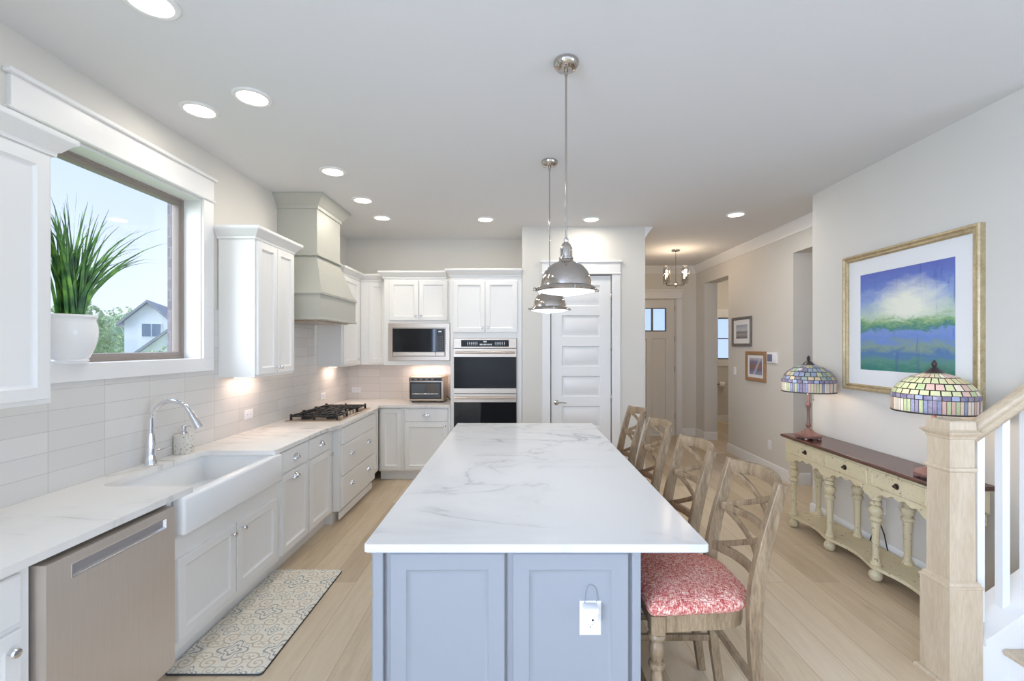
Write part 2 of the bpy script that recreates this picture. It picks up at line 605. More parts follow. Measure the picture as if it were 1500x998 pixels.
M['speckle'] = m_speckle()
M['siding'] = paint('white_siding', (238, 240, 244), 0.7, 0.03, 1)
M['shingle'] = paint('grey_shingle', (150, 152, 164), 0.9, 0.12, 3)
M['pane_dark'] = paint('dark_window_pane', (120, 136, 160), 0.2, 0.1, 2)
M['lawn'] = paint('lawn', (150, 172, 120), 0.95, 0.2, 0.5)
M['tree_green'] = paint('tree_leaf', (196, 214, 172), 0.9, 0.35, 2)
M['tree_dark'] = paint('far_tree_leaf', (116, 142, 112), 0.95, 0.3, 0.6)
M['bark'] = paint('bark', (110, 96, 84), 0.9, 0.2, 4)
M['paper'] = paint('paper_roll', (240, 238, 234), 0.9, 0.02)
M['front_door'] = paint('front_door_paint', (226, 222, 216), 0.4, 0.012)

# ---------------------------------------------------------------- mesh helpers


def FW(o=(0, 0, 0)):
    return lambda u, v, d: Vector((o[0] + u, o[1] + v, o[2] + d))


def FL(X):                                  # faces +X: u = world y, v = z, d = out of the wall
    return lambda u, v, d: Vector((X + d, u, v))


def FB(Y):                                  # faces -Y: u = x, v = z
    return lambda u, v, d: Vector((u, Y - d, v))


def FR(X):                                  # faces -X: u = y, v = z
    return lambda u, v, d: Vector((X - d, u, v))


def at(F, u, v, d=0.0):                     # a frame moved to a point of another frame
    return lambda a, b, h: F(u + a, v + b, d + h)


class MB:
    def __init__(s):
        s.bm = bmesh.new()
        s.uv = None

    def box(s, x0, x1, y0, y1, z0, z1, bev=0.0, seg=1):
        r = bmesh.ops.create_cube(s.bm, size=1.0)
        vs = r['verts']
        for v in vs:
            v.co = Vector(((x0 + x1) / 2 + v.co.x * (x1 - x0), (y0 + y1) / 2 + v.co.y * (y1 - y0), (z0 + z1) / 2 + v.co.z * (z1 - z0)))
        if bev > 0:
            es = list({e for v in vs for e in v.link_edges})
            bmesh.ops.bevel(s.bm, geom=es, offset=bev, segments=seg, affect='EDGES', profile=0.5)
        return s

    def fbox(s, F, u0, u1, v0, v1, d0, d1, bev=0.0, seg=1):
        a, b = F(u0, v0, d0), F(u1, v1, d1)
        return s.box(min(a.x, b.x), max(a.x, b.x), min(a.y, b.y), max(a.y, b.y), min(a.z, b.z), max(a.z, b.z), bev, seg)

    def rings(s, F, u0, u1, v0, v1, steps, cap=True, back=True):
        loops = []
        for (i, d) in steps:
            loops.append([s.bm.verts.new(F(u, v, d)) for u, v in ((u0 + i, v0 + i), (u1 - i, v0 + i), (u1 - i, v1 - i), (u0 + i, v1 - i))])
        for a, b in zip(loops, loops[1:]):
            for k in range(4):
                s.bm.faces.new((a[k], a[(k + 1) % 4], b[(k + 1) % 4], b[k]))
        if cap:
            s.bm.faces.new(loops[-1])
        if back:
            s.bm.faces.new(loops[0][::-1])
        return s

    def loft(s, loops, cap=True, closed=True):
        L = [[s.bm.verts.new(p) for p in lp] for lp in loops]
        n = len(L[0])
        for a, b in zip(L, L[1:]):
            for k in range(n if closed else n - 1):
                try:
                    s.bm.faces.new((a[k], a[(k + 1) % n], b[(k + 1) % n], b[k]))
                except ValueError:
                    pass
        if cap and closed:
            s.bm.faces.new(L[0][::-1])
            s.bm.faces.new(L[-1])
        return s

    def lathe(s, prof, F=None, n=24, cap=True, uv=False, a0=0.0, sq=None):
        F = F or FW()
        if uv and s.uv is None:
            s.uv = s.bm.loops.layers.uv.new('UVMap')
        L = []
        for (r, h) in prof:
            L.append([s.bm.verts.new(F(max(r, 1e-5) * math.cos(a0 + 2 * PI * k / n), max(r, 1e-5) * math.sin(a0 + 2 * PI * k / n), h)) for k in range(n)])
        m = len(L) - 1
        for i in range(m):
            a, b = L[i], L[i + 1]
            for k in range(n):
                f = s.bm.faces.new((a[k], a[(k + 1) % n], b[(k + 1) % n], b[k]))
                if uv:
                    for lp, (uu, vv) in zip(f.loops, ((k, i), (k + 1, i), (k + 1, i + 1), (k, i + 1))):
                        lp[s.uv].uv = (uu / n, vv / m)
        if cap:
            s.bm.faces.new(L[0][::-1])
            s.bm.faces.new(L[-1])
        return s

    def prism(s, poly, F, d0, d1):
        a = [s.bm.verts.new(F(u, v, d0)) for u, v in poly]
        b = [s.bm.verts.new(F(u, v, d1)) for u, v in poly]
        n = len(poly)
        for k in range(n):
            s.bm.faces.new((a[k], a[(k + 1) % n], b[(k + 1) % n], b[k]))
        fa = s.bm.faces.new(a[::-1])
        fb = s.bm.faces.new(b)
        fa.normal_update()
        fb.normal_update()
        bmesh.ops.triangulate(s.bm, faces=[fa, fb])
        return s

    def tube(s, pts, r, n=8, cap=True):
        pts = [Vector(p) for p in pts]
        rs = r if isinstance(r, (list, tuple)) else [r] * len(pts)
        loops = []
        up = None
        for i, p in enumerate(pts):
            t = (pts[min(i + 1, len(pts) - 1)] - pts[max(i - 1, 0)]).normalized()
            if up is None:
                up = Vector((0, 0, 1)) if abs(t.z) < 0.9 else Vector((1, 0, 0))
            x = up.cross(t)
            if x.length < 1e-4:
                x = Vector((0, 1, 0)).cross(t)
            x.normalize()
            y = t.cross(x)
            up = y
            loops.append([p + (x * math.cos(2 * PI * k / n) + y * math.sin(2 * PI * k / n)) * rs[i] for k in range(n)])
        return s.loft(loops, cap)

    def bar(s, pts, w, h, side=(0, 1, 0)):
        """rectangular bar along a path; w across 'side', h across the other way (lists allowed)"""
        pts = [Vector(p) for p in pts]
        ws = w if isinstance(w, (list, tuple)) else [w] * len(pts)
        hs = h if isinstance(h, (list, tuple)) else [h] * len(pts)
        loops = []
        for i, p in enumerate(pts):
            t = (pts[min(i + 1, len(pts) - 1)] - pts[max(i - 1, 0)]).normalized()
            sd = Vector(side)
            sd = (sd - t * sd.dot(t)).normalized()
            q = t.cross(sd).normalized()
            a, b = sd * ws[i] / 2, q * hs[i] / 2
            c = 0.12
            loops.append([p + a * (1 - c) + b, p - a * (1 - c) + b, p - a + b * (1 - c), p - a - b * (1 - c), p - a * (1 - c) - b, p + a * (1 - c) - b, p + a - b * (1 - c), p + a + b * (1 - c)])
        return s.loft(loops)

    def sweep(s, path, prof, side=1, closed=False):
        """moulding: profile (out, z) along a plan path with mitred corners; side = +1 puts 'out' to the left of travel"""
        P = [Vector((p[0], p[1])) for p in path]
        n = len(P)
        loops = []
        for i in range(n):
            dirs = []
            if i > 0 or closed:
                dirs.append((P[i] - P[i - 1]).normalized())
            if i < n - 1 or closed:
                dirs.append((P[(i + 1) % n] - P[i]).normalized())
            ns = [Vector((-d.y, d.x)) * side for d in dirs]
            if len(ns) == 2:
                m = (ns[0] + ns[1])
                m = m / max(m.dot(ns[0]), 1e-3)
            else:
                m = ns[0]
            loops.append([Vector((P[i].x + m.x * o, P[i].y + m.y * o, z)) for o, z in prof])
        if closed:
            loops.append(loops[0])
        return s.loft(loops, cap=not closed)

    def ball(s, c, r, n=12, m=8, sc=(1, 1, 1)):
        prof = [(r * math.sin(PI * (i + .02) / (m + .04)), -r * math.cos(PI * (i + .02) / (m + .04))) for i in range(m + 1)]
        return s.lathe(prof, lambda a, b, h: Vector((c[0] + a * sc[0], c[1] + b * sc[1], c[2] + h * sc[2])), n)

    def build(s, name, mat, parent=None, angle=35, off=None):
        bmesh.ops.recalc_face_normals(s.bm, faces=s.bm.faces)
        w = Vector((0, 0, 0))
        q = parent
        while q is not None:
            w += Vector(q.location)
            q = q.parent
        o3 = None
        if parent is None:
            xs = [v.co for v in s.bm.verts]
            lo = Vector((min(v.x for v in xs), min(v.y for v in xs), min(v.z for v in xs)))
            hi = Vector((max(v.x for v in xs), max(v.y for v in xs), max(v.z for v in xs)))
            w = Vector(((lo.x + hi.x) / 2, (lo.y + hi.y) / 2, lo.z))
            o3 = w
        if off is not None:
            w = Vector(off)
        for v in s.bm.verts:
            v.co -= w
        me = bpy.data.meshes.new(name)
        s.bm.to_mesh(me)
        s.bm.free()
        for p in me.polygons:
            p.use_smooth = True
        me.set_sharp_from_angle(angle=R(angle))
        for p in me.polygons:
            if len(p.vertices) > 4:
                p.use_smooth = False
        me.materials.append(mat)
        o = bpy.data.objects.new(name, me)
        C.objects.link(o)
        if parent is not None:
            o.parent = parent
        else:
            o.location = o3
        return o


def thing(name, label, cat, loc=(0, 0, 0), group=None, kind=None):
    o = bpy.data.objects.new(name, None)
    o.empty_display_size = 0.1
    o.location = loc
    C.objects.link(o)
    return tag(o, label, cat, group, kind)


def tag(o, label, cat, group=None, kind=None):
    o['label'] = label
    o['category'] = cat
    if group:
        o['group'] = group
    if kind:
        o['kind'] = kind
    return o


def struct(name, mb, mat, label, cat):
    return tag(mb.build(name, mat), label, cat, None, 'structure')


def dup(root, loc, label, group=None):
    r = root.copy()
    C.objects.link(r)
    r.location = loc
    r['label'] = label
    for ch in list(root.children):
        c = ch.copy()
        C.objects.link(c)
        c.parent = r
        for g in list(ch.children):
            d = g.copy()
            C.objects.link(d)
            d.parent = c
    return r


def arc(cx, cy, r, a0, a1, n=5):
    return [(cx + r * math.cos(R(a0 + (a1 - a0) * k / n)), cy + r * math.sin(R(a0 + (a1 - a0) * k / n))) for k in range(n + 1)]


# ---------------------------------------------------------------- the shell
XL, XR, XF, YB, YP, YD = -2.27, 2.79, 3.22, 6.03, 5.39, 8.12
PX0, PX1 = 0.057, 1.527          # pantry block
WIN = (2.10, 3.24, 1.53, 2.68)   # kitchen window opening: y0, y1, z0, z1

b = MB()
b.box(-2.5, 5.5, -4.6, 9.9, -0.12, 0.0)
struct('floor', b, M['floor'], 'pale oak plank floor running towards the front door', 'floor')
b = MB()
b.box(-2.5, 5.5, -4.6, 9.9, HC, HC + 0.12)
struct('ceiling', b, M['ceiling'], 'flat pale grey painted ceiling with recessed lights', 'ceiling')

b = MB()                                    # left wall, with the sink window and a window at the camera's back
b.box(XL - .13, XL, -4.5, -3.7, 0, HC)
b.box(XL - .13, XL, -3.7, -.7, 0, .75)
b.box(XL - .13, XL, -3.7, -.7, 2.45, HC)
b.box(XL - .13, XL, -.7, WIN[0], 0, HC)
b.box(XL - .13, XL, WIN[0], WIN[1], 0, WIN[2])
b.box(XL - .13, XL, WIN[0], WIN[1], WIN[3], HC)
b.box(XL - .13, XL, WIN[1], YB + .1, 0, HC)
struct('wall_left', b, M['wall'], 'kitchen side wall with the picture window over the sink', 'wall')
b = MB()
b.box(XL, PX1 - .1, YB, YB + .1, 0, HC)
struct('wall_back', b, M['wall'], 'beige wall behind the oven tower and corner cabinets', 'wall')
DX0, DX1, DZ = 0.405, 1.117, 2.465
b = MB()
b.box(PX0, DX0 - .012, YP, YP + .1, 0, HC)
b.box(DX1 + .012, PX1, YP, YP + .1, 0, HC)
b.box(DX0 - .012, DX1 + .012, YP, YP + .1, DZ + .012, HC)
b.box(PX0, PX0 + .1, YP + .1, YB, 0, HC)
struct('wall_pantry', b, M['wall'], 'pale wall block holding the six-panel pantry door', 'wall')
b = MB()
b.box(PX1 - .1, PX1, YP + .1, YD, 0, HC)
struct('wall_hall', b, M['wall'], 'hall wall behind the pantry corner', 'wall')
b = MB()
b.box(PX1 - .1, 1.926, YD, YD + .12, 0, HC)
b.box(2.844, XF, YD, YD + .12, 0, HC)
b.box(1.926, 2.844, YD, YD + .12, 2.458, HC)
struct('wall_front', b, M['wall'], 'foyer wall around the front door', 'wall')
OZ = 2.71
OA = (4.44, 5.26)
OBn = (6.88, 7.756)
b = MB()                                    # hall side wall: two open doorways through it
b.box(XF, XF + .2, 4.2, OA[0], 0, HC)
b.box(XF, XF + .2, OA[0], OA[1], OZ, HC)
b.box(XF, XF + .2, OA[1], OBn[0], 0, HC)
b.box(XF, XF + .22, OBn[0], OBn[1], OZ - .01, HC)
b.box(XF, XF + .22, OBn[1], YD + .12, 0, HC)
struct('wall_foyer', b, M['wall'], 'hall wall with two tall openings and small framed pictures', 'wall')
b = MB()
b.box(XR, XR + .15, 2.40, 4.26, 0, HC)
b.box(XR + .15, XF + .2, 4.11, 4.26, 0, HC)
struct('wall_right', b, M['wall'], 'white wall behind the console table and the large painting', 'wall')
b = MB()
b.box(XR + .15, 5.4, 2.40, 2.52, 0, HC)
struct('wall_stair', b, M['wall'], 'wall beside the staircase', 'wall')
b = MB()
b.box(5.4, 5.5, -4.5, -3.0, 0, HC)
b.box(5.4, 5.5, -3.0, 0, 0, .75)  # opening made up to carry the added fill light
b.box(5.4, 5.5, -3.0, 0, 2.45, HC)
b.box(5.4, 5.5, 0, 9.85, 0, HC)
struct('wall_outer', b, M['wall'], 'outer wall beyond the stairs and powder room', 'wall')
b = MB()
b.box(XL, .45, -4.5, -4.4, 0, HC)
b.box(4.75, 5.4, -4.5, -4.4, 0, HC)
b.box(.45, 4.75, -4.5, -4.4, 2.6, HC)
b.box(.45, 4.75, -4.5, -4.4, 0, .12)
struct('wall_rear', b, M['wall'], 'wall with wide glazing behind the viewer', 'wall')
b = MB()                                    # powder room and hall room behind the openings
b.box(XF + .2, 4.27, 9.62, 9.72, 0, HC)
b.box(4.27, 4.75, 9.62, 9.72, 0, 1.33)
b.box(4.27, 4.75, 9.62, 9.72, 2.22, HC)
b.box(4.75, 5.4, 9.62, 9.72, 0, HC)
struct('wall_powder', b, M['wall'], 'powder room wall with a small window', 'wall')
b = MB()
b.box(XF + .2, 5.4, 5.26, 5.36, 0, HC)
struct('wall_side', b, M['wall'], 'wall between side hall and powder room', 'wall')
b = MB()
b.box(XF + .22, XF + .30, YD + .12, 9.62, 0, HC)
struct('wall_closet', b, M['wall'], 'powder room wall next to the front door', 'wall')

# tile backsplash as thin slabs on the walls
TL = 0.008
b = MB()
b.box(XL, XL + TL, .9, WIN[1] + .1, .915, 1.448)
b.box(XL, XL + TL, WIN[1] + .1, YB, .915, 1.90)
struct('trim_backsplash', b, M['tile_left'], 'stacked pale tile backsplash along the sink wall', 'backsplash')
b = MB()
b.box(XL + TL, -.806, YB - TL, YB, .915, 1.40)
struct('trim_backsplash_back', b, M['tile_back'], 'stacked pale tile backsplash behind the toaster oven', 'backsplash')

# baseboards
BB = [(0, 0), (.016, 0), (.016, .115), (.011, .135), (.006, .14), (0, .14)]


def baseboard(name, paths, label):
    b = MB()
    for p, s in paths:
        b.sweep(p, BB, s)
    struct(name, b, M['trim'], label, 'baseboard')


baseboard('baseboard_right', [([(XR, 2.42), (XR, 4.26), (XF, 4.26)], 1)], 'white baseboard behind the console table')
baseboard('baseboard_foyer', [([(XF + .2, OA[1]), (XF, OA[1]), (XF, OBn[0]), (XF + .2, OBn[0])], 1), ([(XF + .22, OBn[1]), (XF, OBn[1]), (XF, YD), (2.96, YD)], 1)], 'white baseboard along the hall wall')
baseboard('baseboard_hall', [([(PX1, YD), (PX1, YP), (1.23, YP)], 1), ([(PX0, YP), (.29, YP)], -1)], 'white baseboard around the pantry block')
baseboard('baseboard_powder', [([(XF + .3, 9.62), (5.4, 9.62)], -1)], 'white baseboard in the powder room')

# foyer crown moulding
CR = [(0, HC - .125), (.012, HC - .125), (.018, HC - .105), (.05, HC - .06), (.075, HC - .03), (.085, HC - .018), (.085, HC), (0, HC)]
b = MB()
b.sweep([(XF, 4.262), (XF, YD), (PX1, YD), (PX1, YP + .0)], CR, 1)
struct('trim_crown', b, M['trim'], 'white crown moulding around the foyer ceiling', 'moulding')

# ---------------------------------------------------------------- kitchen window
w1 = thing('window_1', 'picture window over the sink with taupe frame and white casing', 'window', (XL, 2.67, WIN[2]), kind='structure')
y0, y1, z0, z1 = WIN
b = MB()
b.rings(FL(XL - .175), y0, y1, z0, z1, [(0, 0), (0, .055), (.022, .055), (.028, .045), (.05, .045), (.054, .03), (.054, 0), (0, 0)], cap=False, back=False)
b.build('window_frame', M['taupe'], w1)
b = MB()
b.fbox(FL(XL - .16), y0 + .05, y1 - .05, z0 + .05, z1 - .05, 0, .006)
b.build('pane', M['glass'], w1)
b = MB()                                    # deep white jamb lining
b.fbox(FL(XL), y0, y0 + .012, z0, z1, -.12, .0)
b.fbox(FL(XL), y1 - .012, y1, z0, z1, -.12, .0)
b.fbox(FL(XL), y0 + .012, y1 - .012, z1 - .012, z1, -.12, .0)
b.fbox(FL(XL), y0 + .012, y1 - .012, z0, z0 + .006, -.12, .0)
b.build('jamb', M['trim'], w1)
b = MB()
cw = .10
b.fbox(FL(XL), y0 - cw, y0 + .006, z0 + .006, z1 + .002, 0, .02, .002)
b.fbox(FL(XL), y1 - .006, y1 + cw, z0 + .006, z1 + .002, 0, .02, .002)
b.fbox(FL(XL), y0 - cw, y1 + cw, z0 - .085, z0 + .006, 0, .022, .002)
b.build('casing', M['trim'], w1)
b = MB()
b.fbox(FL(XL), y0 - cw - .015, y1 + cw + .015, z1 + .002, z1 + .018, 0, .034, .005)
b.fbox(FL(XL), y0 - cw, y1 + cw, z1 + .018, z1 + .16, 0, .022, .001)
b.fbox(FL(XL), y0 - cw - .02, y1 + cw + .02, z1 + .16, z1 + .185, 0, .042, .008, 2)
b.build('header', M['trim'], w1)
b = MB()                                    # brick veneer outside
bx0, bx1 = XL - .208, XL - .18
b.box(bx0, bx1, 1.2, 2.16, -1, 3.4)
b.box(bx0, bx1, 3.19, 5.0, -1, 3.4)
b.box(bx0, bx1, 2.16, 3.19, -1, 1.555)
b.box(bx0, bx1, 2.16, 3.19, 2.66, 3.4)
struct('wall_brick', b, M['brick'], 'brick outer wall seen at the edge of the window', 'wall')

# ---------------------------------------------------------------- pantry door and front door
CASE = [(0, 0), (0, .016), (.004, .02)]


def casing(name, F, x0, x1, zt, w, hz, label):
    b = MB()
    b.fbox(F, x0 - w, x0, 0, zt, 0, .02, .003)
    b.fbox(F, x1, x1 + w, 0, zt, 0, .02, .003)
    b.fbox(F, x0 - w - .012, x1 + w + .012, zt, zt + .018, 0, .032, .005)
    b.fbox(F, x0 - w, x1 + w, zt + .018, hz - .03, 0, .022, .002)
    b.fbox(F, x0 - w - .02, x1 + w + .02, hz - .03, hz, 0, .04, .008, 2)
    struct(name, b, M['trim'], label, 'door casing')


casing('trim_1', FB(YP), DX0 - .012, DX1 + .012, DZ + .012, .098, 2.645, 'white flat casing and header around the pantry door')
d1 = thing('door_1', 'white six-panel pantry door with a lever handle', 'door', ((DX0 + DX1) / 2, YP, 0), kind='structure')
F = FB(YP + .045)
b = MB()
pz = [(.287, .54), (.65, .903), (1.017, 1.263), (1.377, 1.623), (1.736, 1.99), (2.10, 2.35)]
b.fbox(F, DX0, .531, .01, DZ, 0, .035)
b.fbox(F, .991, DX1, .01, DZ, 0, .035)
zz = [.01] + [q for p in pz for q in p] + [DZ]
for i in range(0, len(zz), 2):
    b.fbox(F, .531, .991, zz[i], zz[i + 1], 0, .035)
for p in pz:
    b.rings(F, .531, .991, p[0], p[1], [(0, .0), (0, .035), (.004, .028), (.014, .017), (.020, .017), (.044, .031)])
b.build('slab', M['trim'], d1)
b = MB()
lf = at(F, .466, .944, .035)
b.lathe([(.030, 0), (.030, .006), (.024, .010), (.010, .012), (.010, .045)], lf, 20)
b.tube([lf(-.005, 0, .045), lf(.03, .004, .048), (lf(.07, .006, .047)), lf(.115, -.002, .046)], [.010, .009, .008, .007], 10)
b.build('lever_handle', M['nickel'], d1)
for z in (.3, 1.0, 1.61, 2.22):
    b = MB()
    b.fbox(F, DX1 - .002, DX1 + .012, z - .045, z + .045, .03, .04)
    b.tube([F(DX1 + .005, z - .05, .042), F(DX1 + .005, z + .05, .042)], .007, 10)
    b.build('hinge', M['nickel'], d1)

casing('trim_2', FB(YD), 1.905, 2.865, 2.465, .10, 2.63, 'white casing around the front door')
d2 = thing('door_2', 'pale craftsman front door with small glass lights at the top', 'door', (2.385, YD, 0), kind='structure')
F = FB(YD + .06)
b = MB()
fx0, fx1 = 1.93, 2.84
b.fbox(F, fx0, fx0 + .16, .01, 2.455, 0, .045)
b.fbox(F, fx1 - .16, fx1, .01, 2.455, 0, .045)
b.fbox(F, fx0 + .16, fx1 - .16, 2.30, 2.455, 0, .045)
b.fbox(F, fx0 + .16, fx1 - .16, 1.75, 1.885, 0, .045)
b.fbox(F, fx0 + .16, fx1 - .16, .01, .26, 0, .045)
b.fbox(F, 2.335, 2.435, .26, 1.75, 0, .045)
b.rings(F, fx0 + .16, 2.335, .26, 1.75, [(0, .008), (0, .045), (.012, .026)])
b.rings(F, 2.435, fx1 - .16, .26, 1.75, [(0, .008), (0, .045), (.012, .026)])
b.build('slab', M['front_door'], d2)
b = MB()
b.fbox(F, fx0 + .16, fx1 - .16, 1.885, 2.30, .018, .024)
b.build('pane', M['frost'], d2)
b = MB()
b.fbox(F, 2.24, 2.27, 1.885, 2.30, .005, .045)
b.fbox(F, 2.42, 2.45, 1.885, 2.30, .005, .045)
b.build('muntin', M['frame_grey'], d2)
b = MB()
b.rings(F, fx0 + .155, fx1 - .155, 1.88, 2.305, [(0, .04), (0, .052), (.018, .052), (.018, .02), (0, .04)], cap=False, back=False)
b.build('light_frame', M['frame_grey'], d2)
for z in (.35, 1.2, 1.75, 2.3):
    b = MB()
    b.fbox(F, fx1 - .002, fx1 + .014, z - .05, z + .05, .04, .052)
    b.build('hinge', M['pewter'], d2)
w2 = thing('window_2', 'small powder room window', 'window', (4.5, 9.62, 1.33), kind='structure')
b = MB()
F = FB(9.70)
b.rings(F, 4.27, 4.75, 1.33, 2.22, [(0, 0), (0, .05), (.025, .05), (.025, 0), (0, 0)], cap=False, back=False)
b.fbox(F, 4.27, 4.75, 1.76, 1.785, .02, .05)
b.build('window_frame', M['frame_grey'], w2)
b = MB()
b.fbox(F, 4.29, 4.73, 1.35, 2.2, .02, .025)
b.build('pane', M['frost'], w2)
b = MB()
F = FB(9.62)
b.fbox(F, 4.17, 4.27, 1.33, 2.22, 0, .02)
b.fbox(F, 4.75, 4.85, 1.33, 2.22, 0, .02)
b.fbox(F, 4.15, 4.87, 2.22, 2.40, 0, .024)
b.fbox(F, 4.15, 4.87, 1.19, 1.33, 0, .024)
b.build('casing', M['trim'], w2)

# ---------------------------------------------------------------- cabinet kit
DOOR = [(0, 0), (0, .016), (.003, .019), (.050, .019), (.054, .014), (.064, .007), (.068, .006)]
SLAB = [(0, 0), (0, .014), (.005, .019)]
CROWN = [(0, 0), (.012, 0), (.014, .018), (.022, .022), (.045, .055), (.060, .068), (.062, .072), (.062, .09), (0, .09)]
KNOB = [(.0065, 0), (.0055, .012), (.006, .016), (.0145, .020), (.0165, .025), (.0135, .031), (.004, .0335)]


def door(F, u0, u1, v0, v1, parent, steps=DOOR, name='door'):
    b = MB()
    b.rings(F, u0, u1, v0, v1, steps)
    return b.build(name, M[MAT], parent)


def knob(F, u, v, parent, d=.019):
    b = MB()
    b.lathe(KNOB, at(F, u, v, d), 14)
    return b.build('knob', M['chrome'], parent)


def cup(F, u, v, parent, d=.019, w=.045):
    """bin pull: a half dome open at its bottom on a flat flange"""
    b = MB()
    g = at(F, u, v, d)
    loops = []
    for j in range(8):
        ph = PI / 2 * j / 7.001
        loops.append([g(w * math.cos(th) * math.cos(ph), -.012 + .036 * math.sin(th) * math.cos(ph), .003 + .028 * math.sin(ph)) for th in [PI * k / 16 for k in range(17)]])
    b.loft(loops, cap=False, closed=False)
    fl = [(w * 1.08 * math.cos(PI * k / 16), -.012 + .040 * math.sin(PI * k / 16)) for k in range(17)]
    b.prism(fl, g, 0, .003)
    return b.build('cup_pull', M['chrome'], parent)


MAT = 'cab'


def base_cab(label, F, u0, u1, depth=.60, v1=.884, sides=True, group=None, extra=None):
    p = F((u0 + u1) / 2, 0, -depth / 2)
    t = thing('base_cabinet', label, 'base cabinet', (p.x, p.y, 0), group)
    b = MB()
    b.fbox(F, u0, u1, .115, v1, -depth, 0, .0015)
    b.build('body', M[MAT], t)
    b = MB()
    b.fbox(F, u0, u1, 0.0, .115, -depth, -.07)
    b.build('toe_kick', M[MAT], t)
    return t


FC = FL(-1.684)                             # face plane of the sink wall's base run (fronts add 19 mm)
# near cabinet at the picture's left edge
t = base_cab('white base cabinet cut by the left picture edge beside the dishwasher', FC, .95, 1.553, .578)
d = door(FC, .99, 1.515, .70, .865, t, SLAB, 'drawer')
cup(FC, 1.25, .79, d)
d = door(FC, .99, 1.515, .135, .68, t)
knob(FC, 1.475, .62, d)

# dishwasher
t = thing('dishwasher', 'stainless steel dishwasher with recessed bar handle under the counter', 'dishwasher', (-1.95, 1.86, 0))
b = MB()
b.box(-2.25, -1.70, 1.562, 2.158, .10, .872)
b.build('tub_body', M['dark'], t)
FD = FL(-1.70)
b = MB()
hu0, hu1, hv0, hv1 = 1.655, 2.105, .775, .825
for (a0, a1, c0, c1) in ((1.566, hu0, .105, .862), (hu1, 2.154, .105, .862), (hu0, hu1, .105, hv0), (hu0, hu1, hv1, .862)):
    b.fbox(FD, a0, a1, c0, c1, 0, .062)
b.build('door_panel', M['steel_v'], t)
b = MB()
b.rings(FD, hu0, hu1, hv0, hv1, [(0, .02), (0, .064), (.004, .064), (.006, .060), (.010, .052)], back=True)
b.build('handle', metal('satin_handle', (226, 226, 230), 0.3), t)
b = MB()
b.box(-2.2, -1.72, 1.57, 2.15, 0, .10)
b.build('toe_kick', M['black_plastic'], t)

# sink cabinet
SY0, SY1 = 2.195, 3.115
t = base_cab('white sink cabinet with two doors below the farmhouse sink', FC, 2.163, 3.165, .578, v1=.69)
d = door(FC, 2.215, 2.668, .165, .575, t)
knob(FC, 2.625, .53, d)
d = door(FC, 2.680, 3.125, .165, .575, t)
knob(FC, 2.722, .53, d)
for a_, c_ in ((2.163, SY0 - .003), (SY1 + .003, 3.165)):
    b = MB()
    b.fbox(FC, a_, c_, .69, .884, -.57, 0)
    b.build('side_stile', M['cab'], t)

t = base_cab('white pull-out cabinet right of the sink with two cup pulls', FC, 3.167, 3.602, .578)
d = door(FC, 3.19, 3.59, .715, .868, t, SLAB, 'drawer')
cup(FC, 3.39, .795, d)
d = door(FC, 3.19, 3.59, .135, .70, t)
cup(FC, 3.39, .655, d)
t = base_cab('narrow white drawer-over-door cabinet just before the cooktop', FC, 3.604, 4.095, .578)
d = door(FC, 3.622, 4.03, .715, .868, t, SLAB, 'drawer')
cup(FC, 3.83, .795, d)
d = door(FC, 3.622, 4.03, .135, .70, t)
knob(FC, 3.995, .665, d)

FK = FL(-1.624)                             # cooktop cabinet stands proud
t = base_cab('white cooktop cabinet standing proud with wide drawers and four cup pulls', FK, 4.097, 5.125, .638)
d = door(FK, 4.15, 5.07, .715, .868, t, SLAB, 'false_front')
for a, c in ((.43, .70), (.135, .415)):
    d = door(FK, 4.15, 5.07, a, c, t, SLAB, 'drawer')
    cup(FK, 4.37, (a + c) / 2 + .03, d)
    cup(FK, 4.86, (a + c) / 2 + .03, d)
b = MB()
b.fbox(FK, 4.15, 5.07, .02, .09, -.03, -.012, .006)
b.build('valance', M['cab'], t)

t = base_cab('white corner filler cabinet between cooktop drawers and back run', FC, 5.127, 5.42, .578)
door(FC, 5.14, 5.395, .135, .868, t)

FBk = FB(5.42)
t = base_cab('white blind corner cabinet with one tall plain door', FBk, -1.664, -1.372, .60)
door(FBk, -1.640, -1.395, .135, .868, t)
t = base_cab('white base cabinet with one drawer and door below the toaster oven', FBk, -1.370, -.808, .60)
d = door(FBk, -1.352, -.835, .715, .868, t, SLAB, 'drawer')
cup(FBk, -1.09, .795, d)
d = door(FBk, -1.352, -.835, .135, .70, t)
knob(FBk, -.868, .665, d)

# ---------------------------------------------------------------- countertop of the wall run
CX = -1.645
r = .05
poly = [(XL + TL, .9), (CX, .9), (CX, 2.285), (-2.125 + r, 2.285)]
poly += [(x, y) for x, y in arc(-2.125 + r, 2.285 + r, r, 270, 180)][1:]
poly += [(x, y) for x, y in arc(-2.125 + r, 3.055 - r, r, 180, 90)]
poly += [(CX, 3.055), (CX, 3.84), (-1.585, 4.06), (-1.585, 5.14), (CX, 5.24), (CX, 5.375), (-.806, 5.375), (-.806, YB - TL), (XL + TL, YB - TL)]
b = MB()
b.prism(poly, FW(), .885, .915)
o = b.build('countertop', M['quartz'])
tag(o, 'white veined quartz countertop along the sink wall and back corner', 'countertop')

